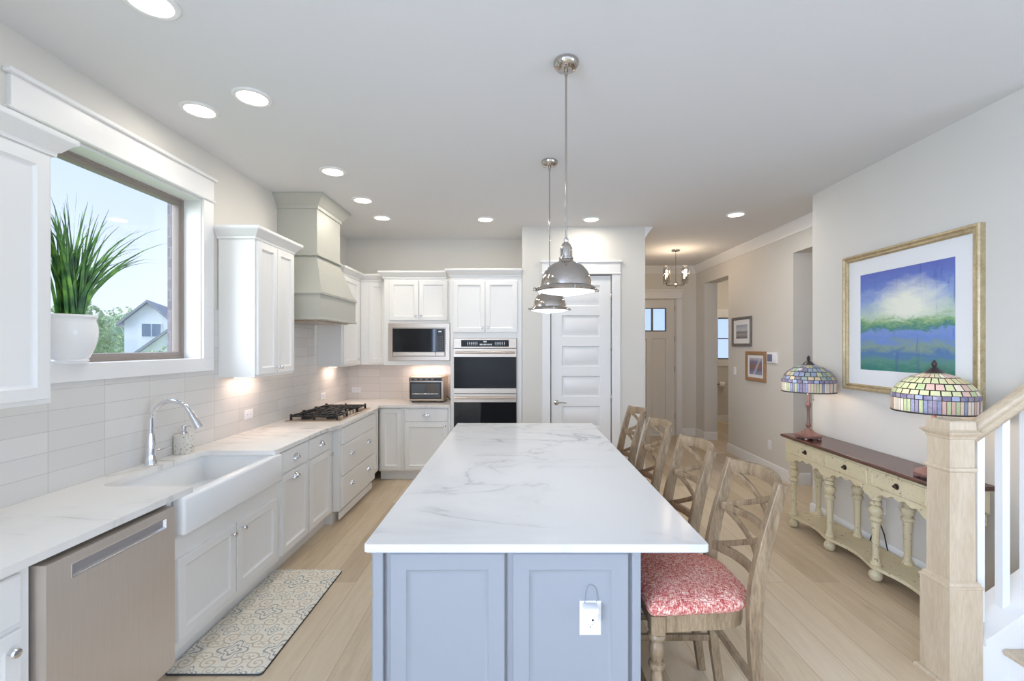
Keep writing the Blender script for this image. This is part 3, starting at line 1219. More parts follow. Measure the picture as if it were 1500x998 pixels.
# farmhouse sink
t = thing('farmhouse_sink', 'white apron-front farmhouse sink set into the counter', 'sink', (-1.89, 2.655, .695))
b = MB()
b.box(-1.690, -1.622, SY0, SY1, .695, .8845, .016, 3)
b.build('apron', M['fireclay'], t)
b = MB()
ix0, ix1, iy0, iy1 = -2.135, -1.688, 2.26, 3.075
b.box(ix0 - .022, ix0, SY0 + .004, SY1 - .004, .695, .884)
b.box(ix0, ix1, SY0 + .004, iy0, .695, .884)
b.box(ix0, ix1, iy1, SY1 - .004, .695, .884)
b.box(ix0, ix1, iy0, iy1, .695, .715)
b.build('basin', M['fireclay'], t)
b = MB()
b.lathe([(.045, .715), (.045, .718), (.036, .7185), (.03, .714)], FW((-1.95, 2.66, 0)), 24)
b.build('drain', M['chrome'], t)

# faucet
fx, fy = -2.205, 2.71
t = thing('kitchen_faucet', 'chrome gooseneck pull-down faucet behind the sink', 'faucet', (fx, fy, .915))
b = MB()
b.lathe([(.030, .915), (.030, .921), (.027, .926), (.0255, .98), (.0215, 1.06), (.0165, 1.10)], FW((fx, fy, 0)), 24)
b.build('body', M['chrome'], t)
pts = [(fx, fy, 1.06), (fx, fy, 1.17)]
for k in range(1, 15):
    a = PI - PI * .86 * k / 14
    pts.append((fx + .125 + .125 * math.cos(a), fy, 1.17 + .125 * math.sin(a)))
b = MB()
b.tube(pts, .0135, 14)
b.build('spout', M['chrome'], t)
e0 = Vector(pts[-1])
dr = (Vector(pts[-1]) - Vector(pts[-2])).normalized()
b = MB()
b.tube([e0 - dr * .01, e0 + dr * .012, e0 + dr * .05, e0 + dr * .105, e0 + dr * .108], [.014, .0165, .019, .0245, .02], 16)
b.build('spray_head', M['chrome'], t)
b = MB()
b.tube([(fx, fy + .01, .985), (fx, fy + .040, .985), (fx, fy + .055, .985)], [.016, .018, .014], 14)
b.tube([(fx, fy + .05, .985), (fx, fy + .075, .986), (fx + .004, fy + .155, .984)], [.008, .0065, .005], 10)
b.build('lever', M['chrome'], t)

# soap dispenser
t = thing('soap_dispenser', 'square speckled stone soap dispenser with chrome pump', 'soap dispenser', (-2.205, 2.98, .915))
b = MB()
b.box(-2.248, -2.162, 2.942, 3.018, .915, 1.045, .004, 2)
b.build('bottle', M['speckle'], t)
b = MB()
b.lathe([(.022, 1.045), (.022, 1.062), (.012, 1.066), (.012, 1.083), (.018, 1.085), (.018, 1.098), (.012, 1.102)], FW((-2.205, 2.98, 0)), 18)
b.tube([(-2.205, 2.98, 1.094), (-2.165, 2.98, 1.095), (-2.150, 2.98, 1.088)], .006, 8)
b.build('pump', M['chrome'], t)

# ---------------------------------------------------------------- gas cooktop
ky0, ky1, kx0, kx1 = 4.20, 5.08, -2.17, -1.66
t = thing('gas_cooktop', 'stainless gas cooktop with black cast iron grates', 'cooktop', (-1.915, 4.64, .915))
b = MB()
b.rings(FW((0, 0, .915)), kx0, kx1, ky0, ky1, [(0, 0), (0, .006), (.006, .012), (.03, .012), (.036, .008)])
b.build('pan', M['steel'], t)
GZ = .962
for i in range(3):
    a0 = ky0 + .04 + i * .27
    a1 = a0 + .26
    g0, g1 = kx0 + .03, (kx1 - .035 if i != 1 else kx1 - .15)
    b = MB()
    for yy in (a0 + .008, (a0 + a1) / 2, a1 - .008):
        b.bar([(g0, yy, GZ), (g1, yy, GZ)], .014, .014, (0, 1, 0))
    for xx in (g0 + .006, g0 + (g1 - g0) * .27, (g0 + g1) / 2, g0 + (g1 - g0) * .73, g1 - .006):
        b.bar([(xx, a0, GZ), (xx, a1, GZ)], .014, .014, (1, 0, 0))
    for xx in (g0 + .006, (g0 + g1) / 2, g1 - .006):
        for yy in (a0 + .008, a1 - .008):
            b.bar([(xx, yy, .927), (xx, yy, GZ + .018)], .018, .016, (1, 0, 0))
    for k in range(4):
        xx = g0 + (g1 - g0) * (.14 + .24 * k)
        b.bar([(xx, a0 + .05, GZ + .004), (xx, a1 - .05, GZ + .004)], .012, .016, (1, 0, 0))
    b.build('grate', M['iron'], t)
for (xx, yy) in ((-2.04, 4.37), (-1.80, 4.37), (-1.96, 4.64), (-2.04, 4.91), (-1.80, 4.91)):
    b = MB()
    b.lathe([(.05, .923), (.05, .932), (.036, .936), (.036, .945), (.03, .948)], FW((xx, yy, 0)), 20)
    b.build('burner', M['iron'], t)
for k in range(5):
    b = MB()
    b.lathe([(.021, .924), (.021, .928), (.017, .93), (.0165, .952), (.013, .955)], FW((-1.722, 4.50 + .085 * k, 0)), 18)
    b.build('knob', M['steel'], t)

# ---------------------------------------------------------------- upper cabinets


def upper(label, F, u0, u1, v0, v1, depth, crown, crown_side=1, name='upper_cabinet'):
    p = F((u0 + u1) / 2, v0, -depth / 2)
    t = thing(name, label, 'wall cabinet', (p.x, p.y, v0))
    b = MB()
    b.fbox(F, u0, u1, v0, v1, -depth, 0, .0015)
    b.build('body', M['cab'], t)
    if crown:
        b = MB()
        b.sweep(crown, [(o, v1 + z) for o, z in CROWN], crown_side)
        b.build('crown', M['cab'], t)
        c = MB()
        xs = [q[0] for q in crown]
        ys = [q[1] for q in crown]
        c.box(min(xs), max(xs), min(ys), max(ys), v1, v1 + .088)
        c.build('top_board', M['cab'], t)
    return t


def strip(t, x0, x1, y0, y1, z, power):
    b = MB()
    b.box(x0, x1, y0, y1, z - .012, z, .002)
    b.build('light_strip', M['strip'], t)
    area_light('under_cabinet_lamp', ((x0 + x1) / 2, (y0 + y1) / 2, z - .016), (0, 0, 0), abs(x1 - x0), abs(y1 - y0), power, (1.0, .76, .66))


UZ0, UZ1 = 1.385, 2.435
UX = -1.985                                 # body face of the left uppers
FU = FL(UX)
t = upper('white wall cabinet cut by the left picture edge beside the window', FU, .95, 1.918, UZ0, UZ1, .276, [(XL + .003, 1.918), (UX, 1.918), (UX, .95)], 1)
door(FU, .965, 1.405, UZ0 + .02, UZ1 - .012, t)
door(FU, 1.415, 1.896, UZ0 + .02, UZ1 - .012, t)
t = upper('white two-door wall cabinet between the window and the range hood', FU, 3.405, 3.985, UZ0, UZ1, .276, [(XL + .003, 3.985), (UX, 3.985), (UX, 3.405), (XL + .003, 3.405)], 1)
d = door(FU, 3.42, 3.692, UZ0 + .02, UZ1 - .012, t)
knob(FU, 3.672, 1.45, d)
d = door(FU, 3.698, 3.97, UZ0 + .02, UZ1 - .012, t)
knob(FU, 3.718, 1.45, d)
strip(t, -2.20, -2.12, 3.50, 3.88, UZ0, 1.0)
t = upper('white wall cabinet right of the range hood in the corner', FU, 5.087, 5.70, UZ0, UZ1, .276, [(UX, 5.635), (UX, 5.087), (XL + .003, 5.087)], 1)
d = door(FU, 5.105, 5.60, UZ0 + .02, UZ1 - .012, t)
knob(FU, 5.52, 1.46, d)
strip(t, -2.20, -2.12, 5.25, 5.55, UZ0, 1.0)
FUB = FB(5.70)
t = upper('plain white corner wall cabinet left of the microwave', FUB, -1.983, -1.645, UZ0, UZ1, .32, [(-1.983, 5.70), (-1.710, 5.70)], -1)
door(FUB, -1.875, -1.665, UZ0 + .02, UZ1 - .012, t)

FM = FB(5.55)
mu0, mu1 = -1.643, -.808
t = upper('white cabinet holding the built-in microwave with two doors above', FM, mu0, mu1, UZ0, 2.45, .47, [(mu0, 5.70), (mu0, 5.55), (mu1 - .062, 5.55)], -1)
d = door(FM, -1.573, -1.218, 1.935, 2.425, t)
knob(FM, -1.248, 1.985, d)
d = door(FM, -1.208, -.858, 1.935, 2.425, t)
knob(FM, -1.178, 1.985, d)
strip(t, -1.40, -.98, 5.84, 5.92, UZ0, 1.7)

FO = FB(5.42)
tu0, tu1 = -.805, .054
ou0, ou1 = -.762, -.012                    # the oven's opening
t = upper('tall white oven cabinet with two doors over the double oven', FO, tu0, tu1, .115, 2.455, .60, [(tu0, 5.55), (tu0, 5.42), (tu1, 5.42)], -1, 'oven_cabinet')
for ch_ in list(t.children):
    if ch_.name.startswith('body'):
        bpy.data.objects.remove(ch_)
b = MB()
b.fbox(FO, tu0, ou0 - .003, .115, 2.455, -.60, 0, .0015)
b.fbox(FO, ou1 + .003, tu1, .115, 2.455, -.60, 0, .0015)
b.fbox(FO, ou0 - .003, ou1 + .003, 1.713, 2.455, -.60, 0)
b.fbox(FO, ou0 - .003, ou1 + .003, .115, .397, -.60, 0)
b.build('body', M['cab'], t)
d = door(FO, -.770, -.392, 1.785, 2.405, t)
knob(FO, -.422, 1.84, d)
d = door(FO, -.382, -.004, 1.785, 2.405, t)
knob(FO, -.352, 1.84, d)
b = MB()
b.fbox(FO, tu0, tu1, 0, .115, -.60, -.06)
b.build('toe_kick', M['cab'], t)
d = door(FO, -.770, -.004, .135, .385, t, SLAB, 'drawer')
cup(FO, -.387, .27, d)

# microwave
t = thing('microwave', 'built-in stainless microwave with dark window and keypad', 'microwave', (-1.2, 5.52, 1.44))
b = MB()
b.rings(FM, -1.588, -.830, 1.44, 1.90, [(0, .0015), (0, .014), (.004, .018), (.052, .018), (.056, .012), (.060, .012)])
b.build('trim_frame', M['steel'], t)
b = MB()
b.fbox(FM, -1.525, -.893, 1.548, 1.835, .0125, .038, .003)
b.build('door_glass', M['black_glass'], t)
b = MB()
b.fbox(FM, -1.525, -.893, 1.505, 1.546, .0125, .038, .003)
b.build('lower_trim', M['steel'], t)
b = MB()
b.fbox(FM, -1.006, -.998, 1.508, 1.835, .038, .040)
b.build('handle', M['black_plastic'], t)
pad = MB()
pad.fbox(FM, -.992, -.897, 1.556, 1.828, .038, .0383)
pad = pad.build('keypad', M['black_plastic'], t)
for i in range(3):
    for j in range(7):
        b = MB()
        b.fbox(FM, -.982 + .027 * i, -.966 + .027 * i, 1.575 + .026 * j, 1.586 + .026 * j, .0383, .0388)
        b.build('button', M['frame_grey'], pad)
b = MB()
b.fbox(FM, -.968, -.930, 1.79, 1.806, .0383, .0388)
b.build('clock', M['white_plastic'], pad)

# double oven
t = thing('double_oven', 'stainless double wall oven with dark glass doors', 'oven', (-.387, 5.42, .42))
b = MB()
b.fbox(FO, ou0, ou1, .40, 1.71, -.4, .006)
b.build('chassis', M['dark'], t)
b = MB()
b.fbox(FO, ou0, ou1, 1.597, 1.71, .006, .030, .002)
b.build('control_panel', M['steel'], t)
b = MB()
b.fbox(FO, -.675, -.102, 1.613, 1.694, .030, .032)
dsp = b.build('display', M['black_glass'], t)
for u in [-.60 + .022 * k for k in range(6)] + [-.27 + .022 * k for k in range(6)]:
    for v in (1.632, 1.648, 1.664):
        b = MB()
        b.fbox(FO, u, u + .010, v, v + .006, .032, .0324)
        b.build('button', M['white_plastic'], dsp)
for k in range(9):
    b = MB()
    b.fbox(FO, -.45 + .017 * k, -.441 + .017 * k, 1.630, 1.648, .032, .0324)
    b.build('button', M['white_plastic'], dsp)
for k in range(3):
    b = MB()
    b.fbox(FO, -.405 + .013 * k, -.397 + .013 * k, 1.665, 1.682, .032, .0324)
    b.build('digit', M['white_plastic'], dsp)
for (v0, v1) in ((1.055, 1.590), (.515, 1.048)):
    b = MB()
    oc = [(ou0, v0), (ou1, v0), (ou1, v1), (ou0, v1)]
    ic = [(ou0 + .002, v0 + .058), (ou1 - .002, v0 + .058), (ou1 - .002, v1 - .098), (ou0 + .002, v1 - .098)]
    b.loft([[FO(u, v, d_) for u, v in q_] for q_, d_ in ((oc, .006), (oc, .032), (ic, .032), (ic, .006), (oc, .006))], cap=False)
    dd = b.build('oven_door', M['steel'], t)
    b = MB()
    b.fbox(FO, ou0 + .002, ou1 - .002, v0 + .058, v1 - .098, .006, .031)
    b.build('door_glass', M['black_glass'], dd)
    b = MB()
    hz = v1 - .045
    b.tube([FO(ou0 + .02 + (ou1 - ou0 - .04) * k / 12, hz, .070 + .012 * math.sin(PI * k / 12)) for k in range(13)], .013, 12)
    for u in (ou0 + .05, ou1 - .05):
        b.tube([FO(u, hz, .03), FO(u, hz, .073)], .009, 10)
    b.build('handle', M['steel'], dd)
b = MB()
b.fbox(FO, ou0, ou1, .42, .508, .006, .028, .002)
b.build('vent_trim', M['steel'], t)

# toaster oven
t = thing('toaster_oven', 'silver countertop toaster oven with glass door in the corner', 'toaster oven', (-1.135, 5.78, .915))
F = FB(5.60)
b = MB()
b.fbox(F, -1.352, -.915, .932, 1.235, -.34, 0, .014, 3)
b.build('body', M['steel'], t)
b = MB()
b.fbox(F, -1.345, -.930, 1.185, 1.226, 0, .006)
b.build('control_panel', M['frame_grey'], t)
b = MB()
for k in range(4):
    b.fbox(F, -1.315 + .07 * k, -1.285 + .07 * k, 1.195, 1.216, .006, .009)
b.fbox(F, -1.04, -.95, 1.193, 1.219, .006, .008)
b.build('display', M['black_plastic'], t)
b = MB()
b.rings(F, -1.335, -.945, .962, 1.172, [(0, 0), (0, .014), (.016, .014), (.016, .004)])
b.build('door', M['black_plastic'], t)
b = MB()
b.fbox(F, -1.318, -.962, .98, 1.155, .004, .008)
b.build('door_glass', NT('tinted_glass').set(Base_Color=(.10, .11, .12), Roughness=.06).m, t)
b = MB()
b.tube([F(-1.30, 1.03, .035), F(-.98, 1.03, .035)], .008, 10)
b.tube([F(-1.29, 1.03, .01), F(-1.29, 1.03, .035)], .006, 8)
b.tube([F(-.99, 1.03, .01), F(-.99, 1.03, .035)], .006, 8)
b.build('handle', M['chrome'], t)
b = MB()
b.lathe([(.075, 0), (.075, .003), (.06, .004), (.06, .0015), (.04, .0015), (.04, .004), (.02, .004)], at(F, -1.07, 1.085, .008), 24)
b.build('fan_ring', M['pewter'], t)
for (u, w_) in ((-1.30, .3), (-.96, .3), (-1.30, .04), (-.96, .04)):
    b = MB()
    b.box(u - .02, u + .02, 5.60 + w_ - .015, 5.60 + w_ + .015, .915, .934)
    b.build('foot', M['black_plastic'], t)
b = MB()
b.tube([(-.92, 5.86, .97), (-.885, 5.84, .945), (-.86, 5.80, .921), (-.83, 5.84, .921), (-.825, 5.95, .925)], .005, 8)
b.build('cord', M['black_plastic'], t)

# ---------------------------------------------------------------- range hood
t = thing('range_hood', 'tall pale painted range hood over the cooktop with flared skirt', 'range hood', (-2.0, 4.56, 1.86))
hx, h0, h1 = -1.80, 4.11, 5.01
cx_, c0, c1 = -1.893, 4.256, 4.805
b = MB()
b.box(XL + .002, cx_, c0, c1, 2.50, HC - .002)
b.build('chimney', M['hood'], t)
b = MB()
b.sweep([(XL, c1), (cx_, c1), (cx_, c0), (XL, c0)], [(0, HC - .13), (.012, HC - .13), (.016, HC - .10), (.03, HC - .09), (.06, HC - .045), (.085, HC - .02), (.09, HC - .002), (0, HC - .002)], 1)
b.build('crown', M['hood'], t)
b = MB()
b.box(XL + .002, cx_ + .022, c0 - .022, c1 + .022, 2.475, 2.50, .004)
b.build('upper_ledge', M['hood'], t)
b = MB()
n_ = 6
lo = []
for k in range(n_ + 1):
    q = k / n_
    e = q ** 0.85
    X = hx + .012 + (cx_ - hx - .012) * e
    a, c = h0 + .012 + (c0 - h0 - .012) * e, h1 - .012 + (c1 - h1 + .012) * e
    z = 2.118 + (2.475 - 2.118) * q
    lo.append([Vector((XL + .002, a, z)), Vector((X, a, z)), Vector((X, c, z)), Vector((XL + .002, c, z))])
b.loft(lo)
b.build('flare', M['hood'], t, angle=20)
b = MB()
b.box(XL + .002, hx + .012, h0 - .012, h1 + .012, 2.098, 2.118, .005)
b.build('lower_ledge', M['hood'], t)
b = MB()
b.box(XL + .002, hx, h0, h1, 1.885, 2.098)
b.build('band', M['hood'], t)
b = MB()
b.box(XL + .002, hx + .012, h0 - .012, h1 + .012, 1.865, 1.885, .005)
b.build('bottom_lip', M['hood'], t)
b = MB()
b.box(-2.2, -1.86, h0 + .08, h1 - .08, 1.852, 1.865)
b.build('vent_insert', M['steel'], t)

# ---------------------------------------------------------------- plates on the backsplash


def outlet(F, u, v, label, name='wall_outlet', w=.118, h=.076, group=None):
    p = F(u, v, 0)
    t = thing(name, label, 'outlet', p)
    b = MB()
    b.rings(F, u - w / 2, u + w / 2, v - h / 2, v + h / 2, [(0, 0), (0, .003), (.004, .006)])
    b.build('plate', M['white_plastic'], t)
    hor = w > h
    for k in (-1, 1):
        cu, cv = (u + k * .021, v) if hor else (u, v + k * .021)
        b = MB()
        b.fbox(F, cu - .016, cu + .016, cv - .016, cv + .016, .006, .0075, .003)
        s = b.build('socket', M['white_plastic'], t)
        b = MB()
        for q in (-.006, .006):
            if hor:
                b.fbox(F, cu - .003, cu + .005, cv + q - .001, cv + q + .001, .0075, .0078)
            else:
                b.fbox(F, cu + q - .001, cu + q + .001, cv - .002, cv + .006, .0075, .0078)
        b.lathe([(.0022, 0), (.0022, .0003)], at(F, cu - (.009 if hor else 0), cv - (0 if hor else .009), .0075), 8)
        b.build('slot', M['dark'], s)
    return t


FT = FL(XL + TL)
outlet(FT, 3.79, 1.05, 'white outlet on the tile between faucet and cooktop')
outlet(FT, 5.24, 1.04, 'white outlet on the tile behind the cooktop')
outlet(FB(YB - TL), -2.155, 1.035, 'white outlet on the back tile near the corner')

# ---------------------------------------------------------------- island
t = thing('kitchen_island', 'pale blue-grey panelled kitchen island base', 'kitchen island', (-.04, 2.88, 0))
ix0, ix1, iy0, iy1 = -.530, .452, 1.668, 4.09
b = MB()
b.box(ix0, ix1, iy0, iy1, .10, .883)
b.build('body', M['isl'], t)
b = MB()
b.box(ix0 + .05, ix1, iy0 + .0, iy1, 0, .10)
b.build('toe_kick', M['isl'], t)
FI = FB(iy0)
for (u0, u1) in ((-.468, -.045), (-.018, .408)):
    b = MB()
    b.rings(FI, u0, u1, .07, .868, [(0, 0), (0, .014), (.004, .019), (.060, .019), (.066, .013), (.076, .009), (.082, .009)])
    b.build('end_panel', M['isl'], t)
for (u0, u1) in ((-.530, -.492), (.420, .452)):
    b = MB()
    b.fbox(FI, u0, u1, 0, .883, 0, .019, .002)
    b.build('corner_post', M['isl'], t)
FI2 = lambda u, v, d: Vector((ix0 - d, u, v))
for k in range(4):
    u0 = iy0 + .03 + k * .60
    b = MB()
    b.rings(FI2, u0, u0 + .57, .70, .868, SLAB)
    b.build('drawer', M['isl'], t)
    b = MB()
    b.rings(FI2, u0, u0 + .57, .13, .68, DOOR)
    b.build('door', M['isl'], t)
b = MB()
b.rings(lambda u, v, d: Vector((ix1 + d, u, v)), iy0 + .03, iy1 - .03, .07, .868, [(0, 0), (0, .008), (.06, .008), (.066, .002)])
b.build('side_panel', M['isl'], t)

b = MB()
tx0, tx1, ty0, ty1 = -.553, .690, 1.616, 4.14
rr = .014
poly = arc(tx0 + rr, ty0 + rr, rr, 180, 270, 4) + arc(tx1 - rr, ty0 + rr, rr, 270, 360, 4) + arc(tx1 - rr, ty1 - rr, rr, 0, 90, 4) + arc(tx0 + rr, ty1 - rr, rr, 90, 180, 4)
cen = ((tx0 + tx1) / 2, (ty0 + ty1) / 2)
ins = lambda e: [(x - math.copysign(e, x - cen[0]), y - math.copysign(e, y - cen[1])) for x, y in poly]
b.loft([[Vector((x, y, z)) for x, y in ins(e)] for e, z in ((.003, .884), (0, .887), (0, .911), (.0015, .9138), (.004, .915))])
o = b.build('island_countertop', M['quartz_isl'])
tag(o, 'white veined quartz island countertop with bar overhang', 'countertop')

# island outlet with a plug-in adapter
FP = FB(iy0 - .009)
t = outlet(FP, .268, .627, 'white outlet on the island end panel', w=.079, h=.125)
t = thing('plug_adapter', 'small white adapter plugged into the island outlet', 'plug adapter', FP(.268, .648, 0))
b = MB()
b.fbox(FP, .246, .290, .628, .672, .008, .045, .005, 2)
b.build('body', M['white_plastic'], t)
b = MB()
b.fbox(FP, .236, .292, .668, .688, .008, .052, .006, 2)
b.build('hood', M['white_plastic'], t)
b = MB()
b.lathe([(.004, 0), (.004, .001)], at(FP, .270, .645, .045), 10)
b.build('button', M['dark'], t)
b = MB()
b.tube([FP(.245, .688, .012), FP(.246, .72, .006), FP(.256, .745, .005), FP(.272, .75, .005), FP(.287, .738, .005), FP(.289, .69, .012)], .0016, 6)
b.build('cord', M['isl'], t)

# ---------------------------------------------------------------- counter stools
ZB = [(0.0, .045), (.20, .018), (.42, .0), (.62, -.004), (.72, .006), (.85, .032), (.97, .064), (1.10, .100)]


def xb(z):
    for (a, xa), (c, xc) in zip(ZB, ZB[1:]):
        if z <= c:
            return xa + (xc - xa) * (z - a) / (c - a)
    return ZB[-1][1]


def stool(label):
    t = thing('counter_stool', label, 'stool', (0, 0, 0), 'counter stools along the island')
    hw = .198
    for s in (-1, 1):
        b = MB()
        zs = [0, .1, .2, .32, .44, .56, .64, .72, .80, .88, .96, 1.04, 1.10]
        b.bar([(xb(z), s * hw, z) for z in zs], .034, [.034, .037, .04, .043, .047, .052, .054, .053, .05, .047, .044, .041, .034], (0, 1, 0))
        b.build('back_post', M['chair'], t)

    def bow(y):
        return .068 * (1 - (y / hw) ** 2)

    def rail(z, h, th, nm, dip=0.0):
        b = MB()
        pts = [(xb(z) + bow(y) - .004, y, z - dip * (1 - (y / hw) ** 2)) for y in [hw * (-.97 + 1.94 * k / 14) for k in range(15)]]
        b.bar(pts, h, th, (0, 0, 1))
        return b.build(nm, M['chair'], t)
    rail(1.068, .055, .026, 'top_rail', -.012)
    rail(.885, .028, .020, 'middle_rail')
    rail(.70, .038, .022, 'lower_rail')
    for (za, zb) in ((.885, 1.05), (.70, .885)):
        for s in (-1, 1):
            b = MB()
            pts = []
            for k in range(15):
                q = k / 14
                y = s * hw * (-.94 + 1.88 * q)
                z = za + (zb - za) * q
                pts.append((xb(z) + bow(y) - .004 + .004 * s, y, z))
            b.bar(pts, .024, .013, (0, 0, 1))
            b.build('cross_brace', M['chair'], t)
    # seat frame and cushion: squared front, rounded back corners
    def outline(e, rf, rb):
        x0_, x1_, w0, w1 = -.405 - e, .012 + e, .222 + e, .20 + e
        P = []
        P += [(x0_ + rf + rf * math.cos(R(a)), -w0 + rf + rf * math.sin(R(a))) for a in (180, 210, 240, 270)]
        P += [(x1_ - rb + rb * math.cos(R(a)), -w1 + rb + rb * math.sin(R(a))) for a in (270, 292, 315, 337, 360)]
        P += [(x1_ - rb + rb * math.cos(R(a)), w1 - rb + rb * math.sin(R(a))) for a in (0, 22, 45, 67, 90)]
        P += [(x0_ + rf + rf * math.cos(R(a)), w0 - rf + rf * math.sin(R(a))) for a in (90, 120, 150, 180)]
        return P
    b = MB()
    b.loft([[Vector((x, y, z)) for x, y in outline(e, .012, .11)] for e, z in ((-.014, .535), (-.012, .537), (-.012, .606))])
    b.build('seat_frame', M['chair'], t)
    b = MB()
    lp = []
    for e, z in ((-.014, .602), (-.002, .606), (.008, .618), (.010, .632), (.004, .650), (-.018, .664), (-.05, .674), (-.10, .680), (-.135, .682)):
        lp.append([Vector((x, y, z)) for x, y in outline(e, .02 if e > -.02 else .01, .12 + e * .5)])
    b.loft(lp)
    b.build('seat_cushion', M['fabric'], t, angle=60)
    for s in (-1, 1):
        b = MB()
        lx, ly = -.375, s * .192
        b.box(lx - .027, lx + .027, ly - .027, ly + .027, .53, .603, .002)
        b.lathe([(.013, 0), (.017, .006), (.018, .03), (.015, .05), (.016, .10), (.021, .22), (.0235, .32), (.022, .37), (.017, .39), (.029, .398), (.032, .408),
                 (.029, .418), (.019, .424), (.024, .44), (.029, .465), (.025, .492), (.018, .501), (.032, .509), (.035, .519), (.029, .530)], FW((lx, ly, 0)), 16)
        b.build('front_leg', M['chair'], t)
    b = MB()
    b.bar([(xb(.33), -hw + .01, .33), (xb(.33), hw - .01, .33)], .034, .02, (0, 0, 1))
    b.build('rear_stretcher', M['chair'], t)
    b = MB()
    b.bar([(-.375, -.185, .20), (-.375, .185, .20)], .04, .022, (0, 0, 1))
    b.build('foot_rail', M['chair'], t)
    for s in (-1, 1):
        b = MB()
        b.bar([(-.37, s * .195, .26), (xb(.26), s * hw, .26)], .028, .018, (0, 0, 1))
        b.build('side_stretcher', M['chair'], t)
    return t


s0 = stool('weathered oak stool nearest the camera, its red tweed seat in full view')
s0.location = (.908, 1.92, 0)
dup(s0, (.882, 2.47, 0), 'second weathered oak stool from the near end of the island')
dup(s0, (.888, 3.12, 0), 'third weathered oak stool from the near end of the island')
dup(s0, (.890, 3.74, 0), 'weathered oak stool at the far end of the island by the pantry')

# ---------------------------------------------------------------- pendants


def pendant(label, x, y):
    t = thing('pendant_light', label, 'pendant light', (x, y, 1.90), 'pendant lights over the island')
    f = FW((x, y, 0))
    b = MB()
    b.lathe([(.030, HC - .045), (.050, HC - .038), (.062, HC - .022), (.064, HC - .006), (.060, HC - .0005)], f, 28)
    b.lathe([(.008, HC - .075), (.010, HC - .06), (.010, HC - .045)], f, 12)
    b.build('ceiling_canopy', M['nickel'], t)
    b = MB()
    b.lathe([(.0055, 2.155), (.0055, HC - .07)], f, 12)
    b.build('stem', M['nickel'], t)
    b = MB()
    b.lathe([(.009, 2.14), (.012, 2.15), (.012, 2.162), (.007, 2.166)], f, 14)
    b.lathe([(.030, 2.055), (.036, 2.06), (.036, 2.068), (.027, 2.072), (.027, 2.12), (.023, 2.132), (.012, 2.145)], f, 24)
    for k in range(6):
        a = 2 * PI * k / 6
        b.box(x + .027 * math.cos(a) - .004, x + .027 * math.cos(a) + .004, y + .027 * math.sin(a) - .004, y + .027 * math.sin(a) + .004, 2.07, 2.12, .002)
    b.build('socket_cap', M['nickel'], t)
    b = MB()
    b.lathe([(.022, 2.058), (.034, 2.056), (.040, 2.046), (.060, 2.040), (.085, 2.024), (.106, 2.0), (.120, 1.97), (.126, 1.94), (.127, 1.925), (.138, 1.922), (.150, 1.912), (.153, 1.905), (.150, 1.90), (.142, 1.898),
              (.142, 1.902), (.126, 1.918), (.118, 1.94), (.10, 1.99), (.06, 2.03), (.022, 2.045)], f, 48, cap=False)
    b.build('dome_shade', M['nickel'], t)
    for k in range(4):
        a = R(8) + PI / 2 * k
        b = MB()
        b.tube([(x + .150 * math.cos(a), y + .150 * math.sin(a), 1.906), (x + .168 * math.cos(a), y + .168 * math.sin(a), 1.906)], [.008, .006], 8)
        b.tube([(x + .160 * math.cos(a), y + .160 * math.sin(a), 1.899), (x + .160 * math.cos(a), y + .160 * math.sin(a), 1.916)], .005, 8)
        b.build('thumb_screw', M['nickel'], t)
    b = MB()
    b.lathe([(.142, 1.9035), (.142, 1.899), (.12, 1.894), (.08, 1.886), (.04, 1.880), (.012, 1.877), (.012, 1.8785), (.08, 1.89)], f, 40)
    b.build('lens', M['lens_p'], t)
    area_light('pendant_lamp', (x, y, 1.870), (0, 0, 0), .22, .22, 1.6, (.92, .95, 1.0), 'DISK')
    return t


pendant('polished nickel dome pendant hanging nearer the camera', .243, 2.25)
pendant('polished nickel dome pendant hanging farther back over the island', .247, 3.47)

# ---------------------------------------------------------------- recessed lights
spots = [(-1.515, 1.86, 'recessed ceiling light cut by the top picture edge'),
         (-1.515, 2.575, 'recessed ceiling light beside the sink light, right of it'),
         (-1.915, 2.715, 'recessed ceiling light over the sink nearest the window'),
         (-1.505, 3.675, 'recessed ceiling light before the range hood'),
         (-1.510, 4.40, 'recessed ceiling light right of the hood crown, nearer one'),
         (-1.505, 5.01, 'recessed ceiling light farthest back near the hood'),
         (-.361, 5.066, 'recessed ceiling light in front of the oven cabinet'),
         (.829, 5.066, 'recessed ceiling light in front of the pantry door'),
         (2.366, 4.88, 'recessed ceiling light in the hall at right')]
for (x, y, lab) in spots:
    t = thing('recessed_light', lab, 'ceiling light', (x, y, HC), 'recessed ceiling lights')
    f = FW((x, y, 0))
    b = MB()
    b.lathe([(.104, HC), (.104, HC - .004), (.096, HC - .010), (.080, HC - .010), (.078, HC - .004), (.078, HC)], f, 36, cap=False)
    b.build('trim_ring', M['trim'], t)
    b = MB()
    b.lathe([(.079, HC - .006), (.079, HC - .001)], f, 32)
    b.build('lens', M['lens'], t)
    area_light('recessed_lamp', (x, y, HC - .013), (0, 0, 0), .15, .15, RECESS_W * (0.4 if y < 3 else 2.2 if x > 2 else 1.25), (1.0, .95, .90) if x > 2 else LAMPW, 'DISK')

